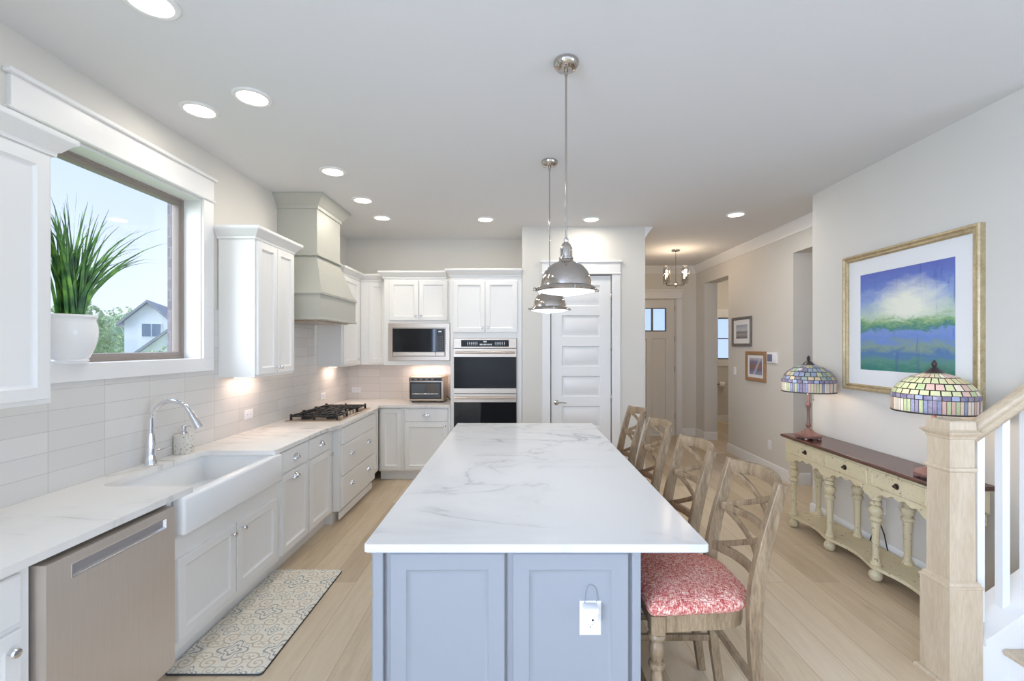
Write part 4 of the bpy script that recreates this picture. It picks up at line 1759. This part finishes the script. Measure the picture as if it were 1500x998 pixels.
# ---------------------------------------------------------------- foyer chandelier
cx, cy = 2.35, 6.69
t = thing('chandelier', 'small chrome foyer chandelier with clear glass cylinders', 'chandelier', (cx, cy, 2.5))
f = FW((cx, cy, 0))
b = MB()
b.lathe([(.058, HC - .022), (.062, HC - .016), (.062, HC - .001)], f, 24)
b.build('ceiling_canopy', M['nickel'], t)
b = MB()
b.lathe([(.006, 2.54), (.006, HC - .02)], f, 10)
b.lathe([(.006, 2.49), (.022, 2.505), (.03, 2.525), (.022, 2.545), (.03, 2.56), (.008, 2.575)], f, 18)
b.build('stem', M['nickel'], t)
for k in range(4):
    a = R(28) + PI / 2 * k
    ex, ey = cx + .185 * math.cos(a), cy + .185 * math.sin(a)
    b = MB()
    b.tube([(cx, cy, 2.53), (cx + .09 * math.cos(a), cy + .09 * math.sin(a), 2.525), (cx + .165 * math.cos(a), cy + .165 * math.sin(a), 2.535), (ex, ey, 2.56)], .007, 8)
    b.lathe([(.05, 2.56), (.052, 2.566), (.012, 2.572), (.012, 2.63)], FW((ex, ey, 0)), 20)
    b.build('arm', M['nickel'], t)
    b = MB()
    b.lathe([(.050, 2.567), (.050, 2.79), (.048, 2.79), (.048, 2.567)], FW((ex, ey, 0)), 24, cap=False)
    b.build('glass_shade', M['clear_glass'], t)
    b = MB()
    b.lathe([(.008, 2.63), (.016, 2.655), (.014, 2.68), (.004, 2.71)], FW((ex, ey, 0)), 12)
    b.build('bulb', M['bulb'], t)
    point_light('chandelier_lamp', (ex, ey, 2.735), 2.3, (1.0, .78, .56), .02)

# ---------------------------------------------------------------- pictures, thermostat, switch on the hall wall


def framed(name, label, cat, F, u0, u1, v0, v1, fw, mat_w, fm, am, depth=.02, bevel=True):
    p = F((u0 + u1) / 2, v0, 0)
    t = thing(name, label, cat, p)
    b = MB()
    b.rings(F, u0, u1, v0, v1, [(0, 0), (0, depth), (fw * .12, depth * 1.25), (fw * .3, depth * 1.25), (fw * .55, depth * .95), (fw * .8, depth * 1.05), (fw, depth * .8), (fw, depth * .3), (fw, 0), (0, 0)], cap=False, back=False)
    b.build('frame', fm, t)
    b = MB()
    b.rings(F, u0 + fw * .9, u1 - fw * .9, v0 + fw * .9, v1 - fw * .9, [(0, 0), (0, depth * .45), (mat_w, depth * .45), (mat_w, depth * .3)])
    b.build('mat', M['mat_board'], t)
    b = MB()
    uvl = b.bm.loops.layers.uv.new('UVMap')
    e = fw * .9 + mat_w - .002
    a = [(u0 + e, v0 + e), (u1 - e, v0 + e), (u1 - e, v1 - e), (u0 + e, v1 - e)]
    vs = [b.bm.verts.new(F(x, y, depth * .34)) for x, y in a]
    vb = [b.bm.verts.new(F(x, y, depth * .1)) for x, y in a]
    fc = b.bm.faces.new(vs)
    flip = (F(1, 0, 0) - F(0, 0, 0)).cross(F(0, 1, 0) - F(0, 0, 0)).dot(F(0, 0, 1) - F(0, 0, 0)) < 0
    for lp, q in zip(fc.loops, ((0, 0), (1, 0), (1, 1), (0, 1))):
        lp[uvl].uv = (1 - q[0], q[1]) if flip else q
    for k in range(4):
        b.bm.faces.new((vs[k], vb[k], vb[(k + 1) % 4], vs[(k + 1) % 4]))
    b.build('artwork', am, t)
    return t


FH = FR(XF)
framed('framed_picture', 'upper grey-framed picture on the hall wall', 'picture', FH, 6.18, 6.73, 1.615, 2.035, .04, .075, M['frame_grey'], M['art_town'])
framed('framed_picture', 'lower honey-brown framed picture beside the thermostat', 'picture', FH, 5.825, 6.33, 1.143, 1.548, .05, .045, M['frame_oak'], M['art_stream'])
t = thing('thermostat', 'white wall thermostat with dark screen beside the brown picture', 'thermostat', FH(5.69, 1.41, 0))
b = MB()
b.rings(FH, 5.58, 5.79, 1.405, 1.54, [(0, 0), (0, .018), (.006, .022)])
b.build('body', M['white_plastic'], t)
b = MB()
b.fbox(FH, 5.66, 5.77, 1.425, 1.515, .022, .0235)
b.build('screen', NT('grey_screen').set(Base_Color=s2l((120, 124, 150)), Roughness=.2).m, t)
t = thing('light_switch', 'white light switch below the upper framed picture', 'switch', FH(6.67, 1.19, 0))
b = MB()
b.rings(FH, 6.63, 6.71, 1.19, 1.31, [(0, 0), (0, .003), (.004, .006)])
b.build('plate', M['white_plastic'], t)
b = MB()
b.fbox(FH, 6.655, 6.685, 1.215, 1.285, .006, .010, .001)
b.build('rocker', M['white_plastic'], t)
outlet(FH, 5.75, .36, 'white outlet low on the hall wall left of the console table', w=.076, h=.118)

point_light('powder_room_lamp', (4.4, 8.4, 2.6), 16, WARM, .1)
point_light('side_hall_lamp', (4.4, 4.75, 2.7), 7, WARM, .1)
# toilet paper in the powder room
t = thing('toilet_paper_holder', 'toilet paper roll on a wall holder in the powder room', 'toilet paper holder', (4.34, 9.60, .80))
b = MB()
b.tube([(4.42, 9.618, .80), (4.42, 9.55, .80)], .008, 8)
b.tube([(4.24, 9.55, .80), (4.42, 9.55, .80)], .008, 8)
b.build('bracket', M['pewter'], t)
b = MB()
b.lathe([(.02, 0), (.055, 0), (.055, .11), (.02, .11)], lambda a, c, h: Vector((4.27 + h, 9.55 + a, .80 + c)), 24, cap=False)
b.build('paper_roll', M['paper'], t)

# ---------------------------------------------------------------- painting
FW_ = FR(XR)
framed('framed_painting', 'large abstract blue and green landscape painting in a pale gilt frame', 'painting', FW_, 2.685, 3.82, 1.265, 2.365, .052, .124, M['gold'], M['art_big'], .032)

# ---------------------------------------------------------------- console table
TY0, TY1, TZ = 2.58, 4.17, .817
t = thing('console_table', 'distressed cream console table with dark cherry top and turned legs', 'console table', (2.60, 3.38, 0))
fxk = 2.452                                # drawer face plane
b = MB()


def topline(e):
    c = .05
    return [(2.76, TY0 - e), (2.76, TY1 + e), (2.45 - e + c, TY1 + e), (2.425 - e, TY1 + e - c * .4), (2.425 - e, TY0 - e + c * .4), (2.45 - e + c, TY0 - e)]


b.loft([[Vector((x, y, z)) for x, y in topline(e)] for e, z in ((-.012, .788), (-.006, .792), (.002, .798), (.004, .806), (.0, .813), (-.006, .817))])
b.build('table_top', M['cherry'], t)
b = MB()
b.box(fxk, 2.75, TY0 + .04, TY1 - .05, .645, .788, .002)
b.build('carcass', M['cream'], t)
FCn = FR(fxk)
LEGY = (2.665, 3.125, 3.585, 4.05)
for k in range(3):
    u0, u1 = LEGY[k] + .015, LEGY[k + 1] + .005
    b = MB()
    b.rings(FCn, u0 + .012, u1 - .012, .662, .772, [(0, 0), (0, .008), (.005, .012), (.014, .012), (.017, .008)])
    dw = b.build('drawer', M['cream'], t)
    b = MB()
    g = at(FCn, (u0 + u1) / 2, .718, .008)
    b.lathe([(.020, 0), (.020, .003), (.012, .005)], g, 16)
    b.ball(g(0, 0, .016), .010, 10, 6, (1, 1.4, 1))
    b.build('pull', M['pewter'], dw)
# scalloped apron
top, low = .660, .575


def scallop(u0, u1, n=36):
    P = []
    for i in range(n + 1):
        q = i / n
        w = abs(2 * q - 1)
        z = low + .058 * (1 - w ** 2.2) + .009 * math.cos(q * 10 * PI) * (1 if .08 < q < .92 else 0)
        if w > .9:
            z = low
        P.append((u0 + (u1 - u0) * q, z))
    return P


b = MB()
P = [(TY0 + .05, top), (TY0 + .05, low)]
for k in range(3):
    P += scallop(LEGY[k], LEGY[k + 1])[(0 if k == 0 else 1):]
P += [(TY1 - .06, low), (TY1 - .06, top)]
b.prism(P, FCn, -.022, .006)
b.build('apron', M['cream'], t)
for (yy, nm) in ((TY1 - .05, 'end'), (TY0 + .04, 'end')):
    b = MB()
    sgn = 1 if yy > 3 else -1
    b.prism([(2.47, .655), (2.47, .575)] + [(2.47 + .26 * k / 10, .575 + .04 * math.sin(PI * k / 10)) for k in range(1, 10)] + [(2.73, .575), (2.73, .655)], lambda u, v, d: Vector((u, yy - sgn * d, v)), 0, .02)
    b.build('end_apron', M['cream'], t)
LP = [(.030, .105), (.034, .115), (.030, .125), (.024, .133), (.026, .145), (.0215, .155), (.0195, .17), (.021, .26), (.025, .36), (.028, .395), (.024, .405),
      (.036, .413), (.039, .423), (.035, .434), (.022, .443), (.033, .458), (.042, .480), (.038, .502), (.021, .516), (.031, .522), (.036, .532), (.031, .543), (.020, .552), (.034, .562), (.034, .62)]
FOOT = [(.012, 0), (.030, .006), (.040, .022), (.042, .038), (.038, .055), (.027, .068), (.022, .078), (.03, .086)]
for xx in (2.485, 2.705):
    for yy in LEGY:
        b = MB()
        b.lathe(LP, FW((xx, yy, 0)), 18)
        lg = b.build('leg', M['cream'], t)
        b = MB()
        b.lathe(FOOT, FW((xx, yy, 0)), 18)
        b.build('bun_foot', M['cream'], lg)
b = MB()
P = [(2.74, TY0 + .04), (2.74, TY1 - .07)]
n_ = 48
for i in range(n_ + 1):
    y = TY1 - .07 + (TY0 + .04 - TY1 + .07) * i / n_
    q = (LEGY[3] - y) / (LEGY[3] - LEGY[2])
    P.append((2.448 + .045 * math.sin(PI * (q % 1.0)) ** 1.2 if 0 <= q <= 3 else 2.448, y))
b.prism(P, FW(), .086, .108)
b.build('lower_shelf', M['cream'], t)


def tiffany(label, x, y, dome, lamp_w):
    t = thing('table_lamp', label, 'lamp', (x, y, TZ), 'stained glass lamps on the console')
    f = FW((x, y, 0))
    b = MB()
    b.lathe([(.088, TZ + .014), (.100, TZ + .02), (.102, TZ + .034), (.094, TZ + .044), (.070, TZ + .052), (.045, TZ + .066), (.030, TZ + .082), (.020, TZ + .088)], f, 8, a0=R(22.5))
    bs = b.build('base', M['bronze_wood'], t, angle=25)
    for k in range(4):
        a = R(45 + 90 * k)
        b = MB()
        b.lathe([(.014, TZ), (.018, TZ + .004), (.016, TZ + .018)], FW((x + .08 * math.cos(a), y + .08 * math.sin(a), 0)), 10)
        b.build('foot', M['bronze_wood'], bs)
    b = MB()
    b.lathe([(.016, .90), (.012, .915), (.018, .925), (.022, .935), (.014, .955), (.011, 1.0), (.012, 1.06), (.0155, 1.09), (.02, 1.10), (.022, 1.115), (.016, 1.13), (.013, 1.14), (.013, 1.22)], f, 16)
    b.build('stem', M['bronze_wood'], t)
    b = MB()
    b.tube([(x, y, 1.112), (x - .03, y - .02, 1.112)], [.008, .009], 8)
    b.build('switch_key', M['bronze_wood'], t)
    b = MB()
    b.lathe([(.204, 1.338), (.190, 1.368), (.160, 1.405), (.115, 1.438), (.06, 1.460), (.046, 1.463)], f, 52, cap=False, uv=True)
    sh = b.build('glass_dome', dome, t, angle=60)
    b = MB()
    b.lathe([(.2055, 1.312), (.2065, 1.326), (.204, 1.338)], f, 64, cap=False, uv=True)
    b.build('belt', M['tif_belt'], t, angle=60)
    b = MB()
    b.lathe([(.2045, 1.232), (.2055, 1.312)], f, 64, cap=False, uv=True)
    b.build('skirt', M['tif_skirt'], t, angle=60)
    b = MB()
    b.lathe([(.2025, 1.226), (.2065, 1.226), (.2065, 1.235), (.2025, 1.235)], f, 64, cap=False)
    b.build('rim', M['bronze'], t)
    b = MB()
    b.lathe([(.050, 1.459), (.051, 1.464), (.042, 1.470), (.02, 1.490), (.010, 1.500), (.013, 1.507), (.015, 1.518), (.010, 1.530), (.004, 1.540)], f, 20)
    b.build('finial', M['bronze'], t)
    for s in (-1, 1):
        q = R(35)
        bx, by = x + s * .075 * math.cos(q), y + s * .075 * math.sin(q)
        b = MB()
        b.tube([(x, y, 1.21), (bx, by, 1.225)], .006, 8)
        b.lathe([(.012, 1.22), (.014, 1.245), (.027, 1.275), (.028, 1.295), (.018, 1.318), (.004, 1.325)], FW((bx, by, 0)), 14)
        b.build('bulb', M['bulb'], t)
        point_light('table_lamp_bulb', (bx - .035, by, 1.29), lamp_w, (1.0, .96, .92), .03)
    b = MB()
    b.tube([(x + .03, y - .02, 1.20), (x + .03, y - .02, 1.16)], .0012, 6)
    b.ball((x + .03, y - .02, 1.157), .005, 8, 6)
    b.build('pull_chain', M['pewter'], t)
    return t


tiffany('stained glass lamp with bluish mosaic shade at the far end of the console', 2.53, 3.917, M['tif_far'], 2.2)
tiffany('stained glass lamp with greenish mosaic shade behind the newel post', 2.535, 2.74, M['tif_near'], 2.2)

# plugs and cord behind the console
t = outlet(FR(XR), 3.45, .40, 'white wall outlet with two black plugs behind the console table', w=.076, h=.118)
for (dz, lab) in ((.021, 'upper black plug in the outlet behind the console'), (-.021, 'lower black plug in the outlet behind the console')):
    p = thing('power_plug', lab, 'plug', (XR - .03, 3.45, .40 + dz))
    b = MB()
    b.box(XR - .045, XR - .008, 3.437, 3.463, .40 + dz - .012, .40 + dz + .012, .004)
    b.build('plug_body', M['black_plastic'], p)
    b = MB()
    if dz > 0:
        b.tube([(XR - .045, 3.45, .42), (XR - .05, 3.485, .39), (XR - .022, 3.50, .2), (XR - .022, 3.55, .06), (XR - .022, 3.7, .005)], .004, 8)
    else:
        b.tube([(XR - .045, 3.45, .38), (XR - .045, 3.44, .33), (XR - .022, 3.40, .2), (XR - .022, 3.36, .06), (XR - .022, 3.2, .005)], .004, 8)
    b.build('cord', M['black_plastic'], p)

# ---------------------------------------------------------------- staircase and railing
SYc0, SYc1 = 2.12, 2.30
sl = .70
sx0, sz0 = 2.20, .21                        # railing cap start
t = thing('staircase', 'white staircase with pale oak newel post, handrail and white balusters', 'staircase', (3.3, 1.6, 0))
b = MB()
b.prism([(2.205, 0), (2.205, sz0), (XR + 1.5, sz0 + sl * (XR + 1.5 - 2.205)), (XR + 1.5, 0)], lambda u, v, d: Vector((u, SYc1 - .02 - d, v)), 0, SYc1 - SYc0 - .04)
b.build('stringer', M['trim'], t)
b = MB()
b.prism([(2.205, sz0), (2.205, sz0 + .03), (XR + 1.5, sz0 + .03 + sl * (XR + 1.5 - 2.205)), (XR + 1.5, sz0 + sl * (XR + 1.5 - 2.205))], lambda u, v, d: Vector((u, SYc1 - d, v)), 0, SYc1 - SYc0)
b.build('cap', M['trim'], t)
for k in range(6):
    x = 2.33 + .27 * k
    z = .19 * (k + 1)
    b = MB()
    b.box(x, x + .27, 1.05, SYc0 + .02, z - .19, z - .028)
    b.build('riser', M['trim'], t)
    b = MB()
    b.box(x - .03, x + .27, 1.05, SYc0 + .0195, z - .028, z, .008, 2)
    b.build('tread', M['rail'], t)

nx0, ny0 = 2.043, 2.13
nw = .158
ncx, ncy = nx0 + nw / 2, ny0 + nw / 2


def sq(h):
    return [(ncx - h, ncy - h), (ncx + h, ncy - h), (ncx + h, ncy + h), (ncx - h, ncy + h)]


b = MB()
b.loft([[Vector((x, y, z)) for x, y in sq(h)] for h, z in ((nw / 2, 0), (nw / 2, .470), (nw / 2 + .004, .474), (nw / 2 + .004, .482), (nw / 2 - .004, .486), (nw / 2 - .006, .497), (.062, .505),
        (.0595, 1.022), (.066, 1.026), (.068, 1.034), (.066, 1.042), (.0595, 1.046), (.0595, 1.178), (.064, 1.182), (.066, 1.192), (.080, 1.208), (.082, 1.214), (.070, 1.220), (.064, 1.226), (.063, 1.262), (.058, 1.268))])
b.build('newel_post', M['newel'], t, angle=20)
b = MB()
b.sweep([(x, y) for x, y in sq(nw / 2)], [(0, 0), (.018, 0), (.018, .010), (.012, .018), (0, .020)], -1, closed=True)
b.build('shoe_moulding', M['newel'], t)
ry = ncy
P0 = Vector((ncx + .055, ry, 1.165))
P1 = Vector((ncx + .055 + 1.7, ry, 1.165 + sl * 1.7))
dv = (P1 - P0).normalized()
nv = Vector((-dv.z, 0, dv.x))
prof = [(-.030, -.030), (.030, -.030), (.034, -.012), (.026, -.004), (.026, .004), (.035, .014), (.034, .026), (.022, .036), (-.022, .036), (-.034, .026), (-.035, .014), (-.026, .004), (-.026, -.004), (-.034, -.012)]
b = MB()
b.loft([[p + Vector((0, y, 0)) + nv * z for y, z in prof] for p in (P0, P1)])
b.build('handrail', M['rail'], t)
for k in range(8):
    x = 2.255 + .122 * k
    zb = sz0 + .03 + sl * (x - 2.205)
    zt = P0.z + sl * (x - P0.x) - .032
    hw = .018
    b = MB()
    b.loft([[Vector((x - hw, ry - hw, zb - .012)), Vector((x + hw, ry - hw, zb + .012)), Vector((x + hw, ry + hw, zb + .012)), Vector((x - hw, ry + hw, zb - .012))],
            [Vector((x - hw, ry - hw, zt - .012)), Vector((x + hw, ry - hw, zt + .012)), Vector((x + hw, ry + hw, zt + .012)), Vector((x - hw, ry + hw, zt - .012))]])
    b.build('baluster', M['trim'], t)

# ---------------------------------------------------------------- mat in front of the sink
t = thing('kitchen_mat', 'cream patterned floor mat in front of the sink cabinet', 'mat', (-1.51, 2.735, 0))
b = MB()
poly = arc(-1.745 + .02, 2.22 + .02, .02, 180, 270, 4) + arc(-1.26 - .02, 2.22 + .02, .02, 270, 360, 4) + arc(-1.26 - .02, 3.25 - .02, .02, 0, 90, 4) + arc(-1.745 + .02, 3.25 - .02, .02, 90, 180, 4)
b.prism(poly, FW(), .0005, .009)
b.build('backing', M['rug_edge'], t)
b = MB()
ctr = (-1.5025, 2.735)
b.prism([(ctr[0] + (x - ctr[0]) * .992, ctr[1] + (y - ctr[1]) * .996) for x, y in poly], FW(), .009, .013)
b.build('top_layer', M['rug'], t)

# ---------------------------------------------------------------- potted grass on the window sill
px, py, pz_ = -2.283, 2.298, WIN[2] + .006
t = thing('potted_grass', 'tall green grass plant in a white pot on the window sill', 'plant', (px, py, pz_))
b = MB()
b.lathe([(.070, 0), (.072, .010), (.076, .016), (.070, .022), (.078, .035), (.098, .085), (.109, .14), (.110, .17), (.105, .205), (.100, .222), (.103, .232), (.108, .240), (.107, .248), (.100, .250), (.096, .244), (.094, .21)], FW((px, py, pz_)), 40)
b.build('pot', M['ceramic'], t)
b = MB()
b.lathe([(.093, .20), (.093, .216), (.02, .222)], FW((px, py, pz_)), 24)
b.build('soil', M['soil'], t)
b = MB()
rng = random.Random(11)
for k in range(120):
    a = rng.uniform(0, 2 * PI)
    rr_ = .045 * math.sqrt(rng.random())
    x0_, y0_ = px + rr_ * math.cos(a), py + rr_ * math.sin(a)
    L = rng.uniform(.42, .70)
    lean_y = rng.gauss(0.06, .34) + (y0_ - py) * 2.0
    lean_y = max(lean_y, (WIN[0] + .03 - y0_) / (L * 1.25))
    lean_x = abs(rng.gauss(0, .10)) - .03 + (x0_ - px) * .3
    droop = rng.uniform(.02, .36) if abs(lean_y) > .12 else rng.uniform(0, .06)
    w = rng.uniform(.0065, .0105)
    tw = rng.uniform(0, PI)
    pts = []
    for i in range(9):
        q = i / 8
        yy = y0_ + lean_y * (q ** 1.5) * L * 1.25
        xx = x0_ + lean_x * (q ** 1.5) * L * 1.1
        xx = max(xx, XL - .135 + .018)
        zz = pz_ + .21 + L * (q - droop * q ** 4)
        if zz > WIN[3] - .03 and xx < XL + .03:
            zz = WIN[3] - .03
        pts.append(Vector((xx, yy, zz)))
    sd = Vector((math.cos(tw) * .6, math.sin(tw), 0))
    lp = []
    for i, p in enumerate(pts):
        q = i / 8
        ww = w * (1 - q ** 2.2) * (0.7 + .3 * min(1, q * 5)) + .0004
        lp.append([p - sd * ww, p + Vector((0, .0012, 0)) + Vector((-sd.y, sd.x, 0)) * ww * .25, p + sd * ww])
    b.loft(lp, cap=False, closed=False)
b.build('foliage', M['leaf'], t)

# ---------------------------------------------------------------- outside the window
b = MB()
b.box(-160, -2.6, -60, 160, -3.2, -3.0)
struct('ground', b, M['lawn'], 'grass outside the window', 'ground')
hb = MB()
N = 40
lo = []
for k in range(N + 1):
    x = -150 + 140 * k / N
    y = 150 - 20 * k / N
    h = 9 + 6 * math.sin(k * .35) + 3 * math.sin(k * .9 + 1)
    lo.append([Vector((x - 20, y - 30, -3)), Vector((x, y, h * .8)), Vector((x + 15, y + 30, h)), Vector((x + 30, y + 60, -3))])
hb.loft(lo)
struct('hill', hb, M['tree_dark'], 'distant wooded hill beyond the neighbouring houses', 'hill')


def house(label, c, ang, w, dpt, eave, ridge, wins, low=None):
    """gabled house: its gable looks along its local -y axis"""
    t = thing('house', label, 'house', (c[0], c[1], -3.0))
    cs, sn = math.cos(ang), math.sin(ang)
    Q = lambda u, v, d: Vector((c[0] + u * cs - d * sn, c[1] + u * sn + d * cs, v))
    b = MB()
    b.prism([(-w / 2, -3), (w / 2, -3), (w / 2, eave), (0, ridge), (-w / 2, eave)], lambda u, v, d: Q(u, v, d), 0, dpt)
    b.build('wall', M['siding'], t)
    for s in (-1, 1):
        b = MB()
        k = (ridge - eave) / (w / 2)
        e = .45
        b.prism([(0, ridge + .02), (s * (w / 2 + e), eave - k * e + .02), (s * (w / 2 + e), eave - k * e + .24), (0, ridge + .24)], lambda u, v, d: Q(u, v, d), -.45, dpt + .45)
        b.build('roof', M['shingle'], t)
    for (u, v, ww, hh) in wins:
        b = MB()
        b.prism([(u - ww / 2, v), (u + ww / 2, v), (u + ww / 2, v + hh), (u - ww / 2, v + hh)], Q, -.06, 0.02)
        wf = b.build('window', M['siding'], t)
        b = MB()
        b.prism([(u - ww / 2 + .1, v + .1), (u - .05, v + .1), (u - .05, v + hh - .1), (u - ww / 2 + .1, v + hh - .1)], Q, -.09, -.05)
        b.prism([(u + .05, v + .1), (u + ww / 2 - .1, v + .1), (u + ww / 2 - .1, v + hh - .1), (u + .05, v + hh - .1)], Q, -.09, -.05)
        b.build('pane', M['pane_dark'], wf)
    return t


house('white gabled neighbour house with twin window seen through the window', (-32.4, 39.5), R(28), 3.2, 9, 3.7, 5.35, [(0.25, 2.3, 1.5, 1.3)])
house('lower white gabled wing in front of the neighbour house', (-23.9, 33.2), R(32), 6.4, 2.5, 1.0, 3.9, [(-1.0, .6, 1.2, 1.2)])
house('grey-roofed low house left in the window view', (-34.0, 35.0), R(118), 7.0, 10, .6, 2.0, [(0, -1.5, 1.6, 1.4)])
house('distant white house behind the flower pot', (-42.0, 41.5), R(118), 6.0, 8, 2.6, 4.2, [(0, .2, 1.6, 1.4)])


def tree(label, c, h, rad, mat, seed, name='tree', n=900):
    t = thing(name, label, 'tree', (c[0], c[1], -3.0))
    b = MB()
    b.tube([(c[0], c[1], -3), (c[0] + .1, c[1], -3 + h * .35), (c[0], c[1] + .1, -3 + h * .8)], [.18, .13, .05], 8)
    b.build('trunk', M['bark'], t)
    rg = random.Random(seed)
    b = MB()
    for k in range(n):
        # a small leaf spray: three crossed leaf-shaped lozenges
        while True:
            u, v, w_ = rg.uniform(-1, 1), rg.uniform(-1, 1), rg.uniform(-1, 1)
            if .25 < u * u + v * v + w_ * w_ < 1:
                break
        p = Vector((c[0] + u * rad, c[1] + v * rad, -3 + h * .64 + w_ * h * .34))
        for q in range(3):
            a = Vector((rg.gauss(0, 1), rg.gauss(0, 1), rg.gauss(0, 1))).normalized() * rg.uniform(.12, .26)
            e = a.cross(Vector((rg.gauss(0, 1), rg.gauss(0, 1), rg.gauss(0, 1)))).normalized() * rg.uniform(.06, .12)
            b.bm.faces.new([b.bm.verts.new(x) for x in (p - a, p + e, p + a, p - e)])
    for k in range(14):
        a = 2 * PI * k / 14
        z = -3 + h * rg.uniform(.35, .6)
        b.tube([(c[0], c[1], z), (c[0] + rad * .6 * math.cos(a), c[1] + rad * .6 * math.sin(a), z + h * .22)], [.05, .012], 5)
    b.build('crown', mat, t)
    return t


tree('pale green tree between the neighbouring houses', (-30.4, 31.0), 7.9, 2.0, M['tree_green'], 3)
tree('bushy tree beside the distant white house', (-42.0, 48.5), 9.0, 3.4, M['tree_green'], 5)
tree('small young tree in front of the neighbour wing', (-21.6, 27.0), 4.7, 1.1, M['tree_green'], 8, n=160)
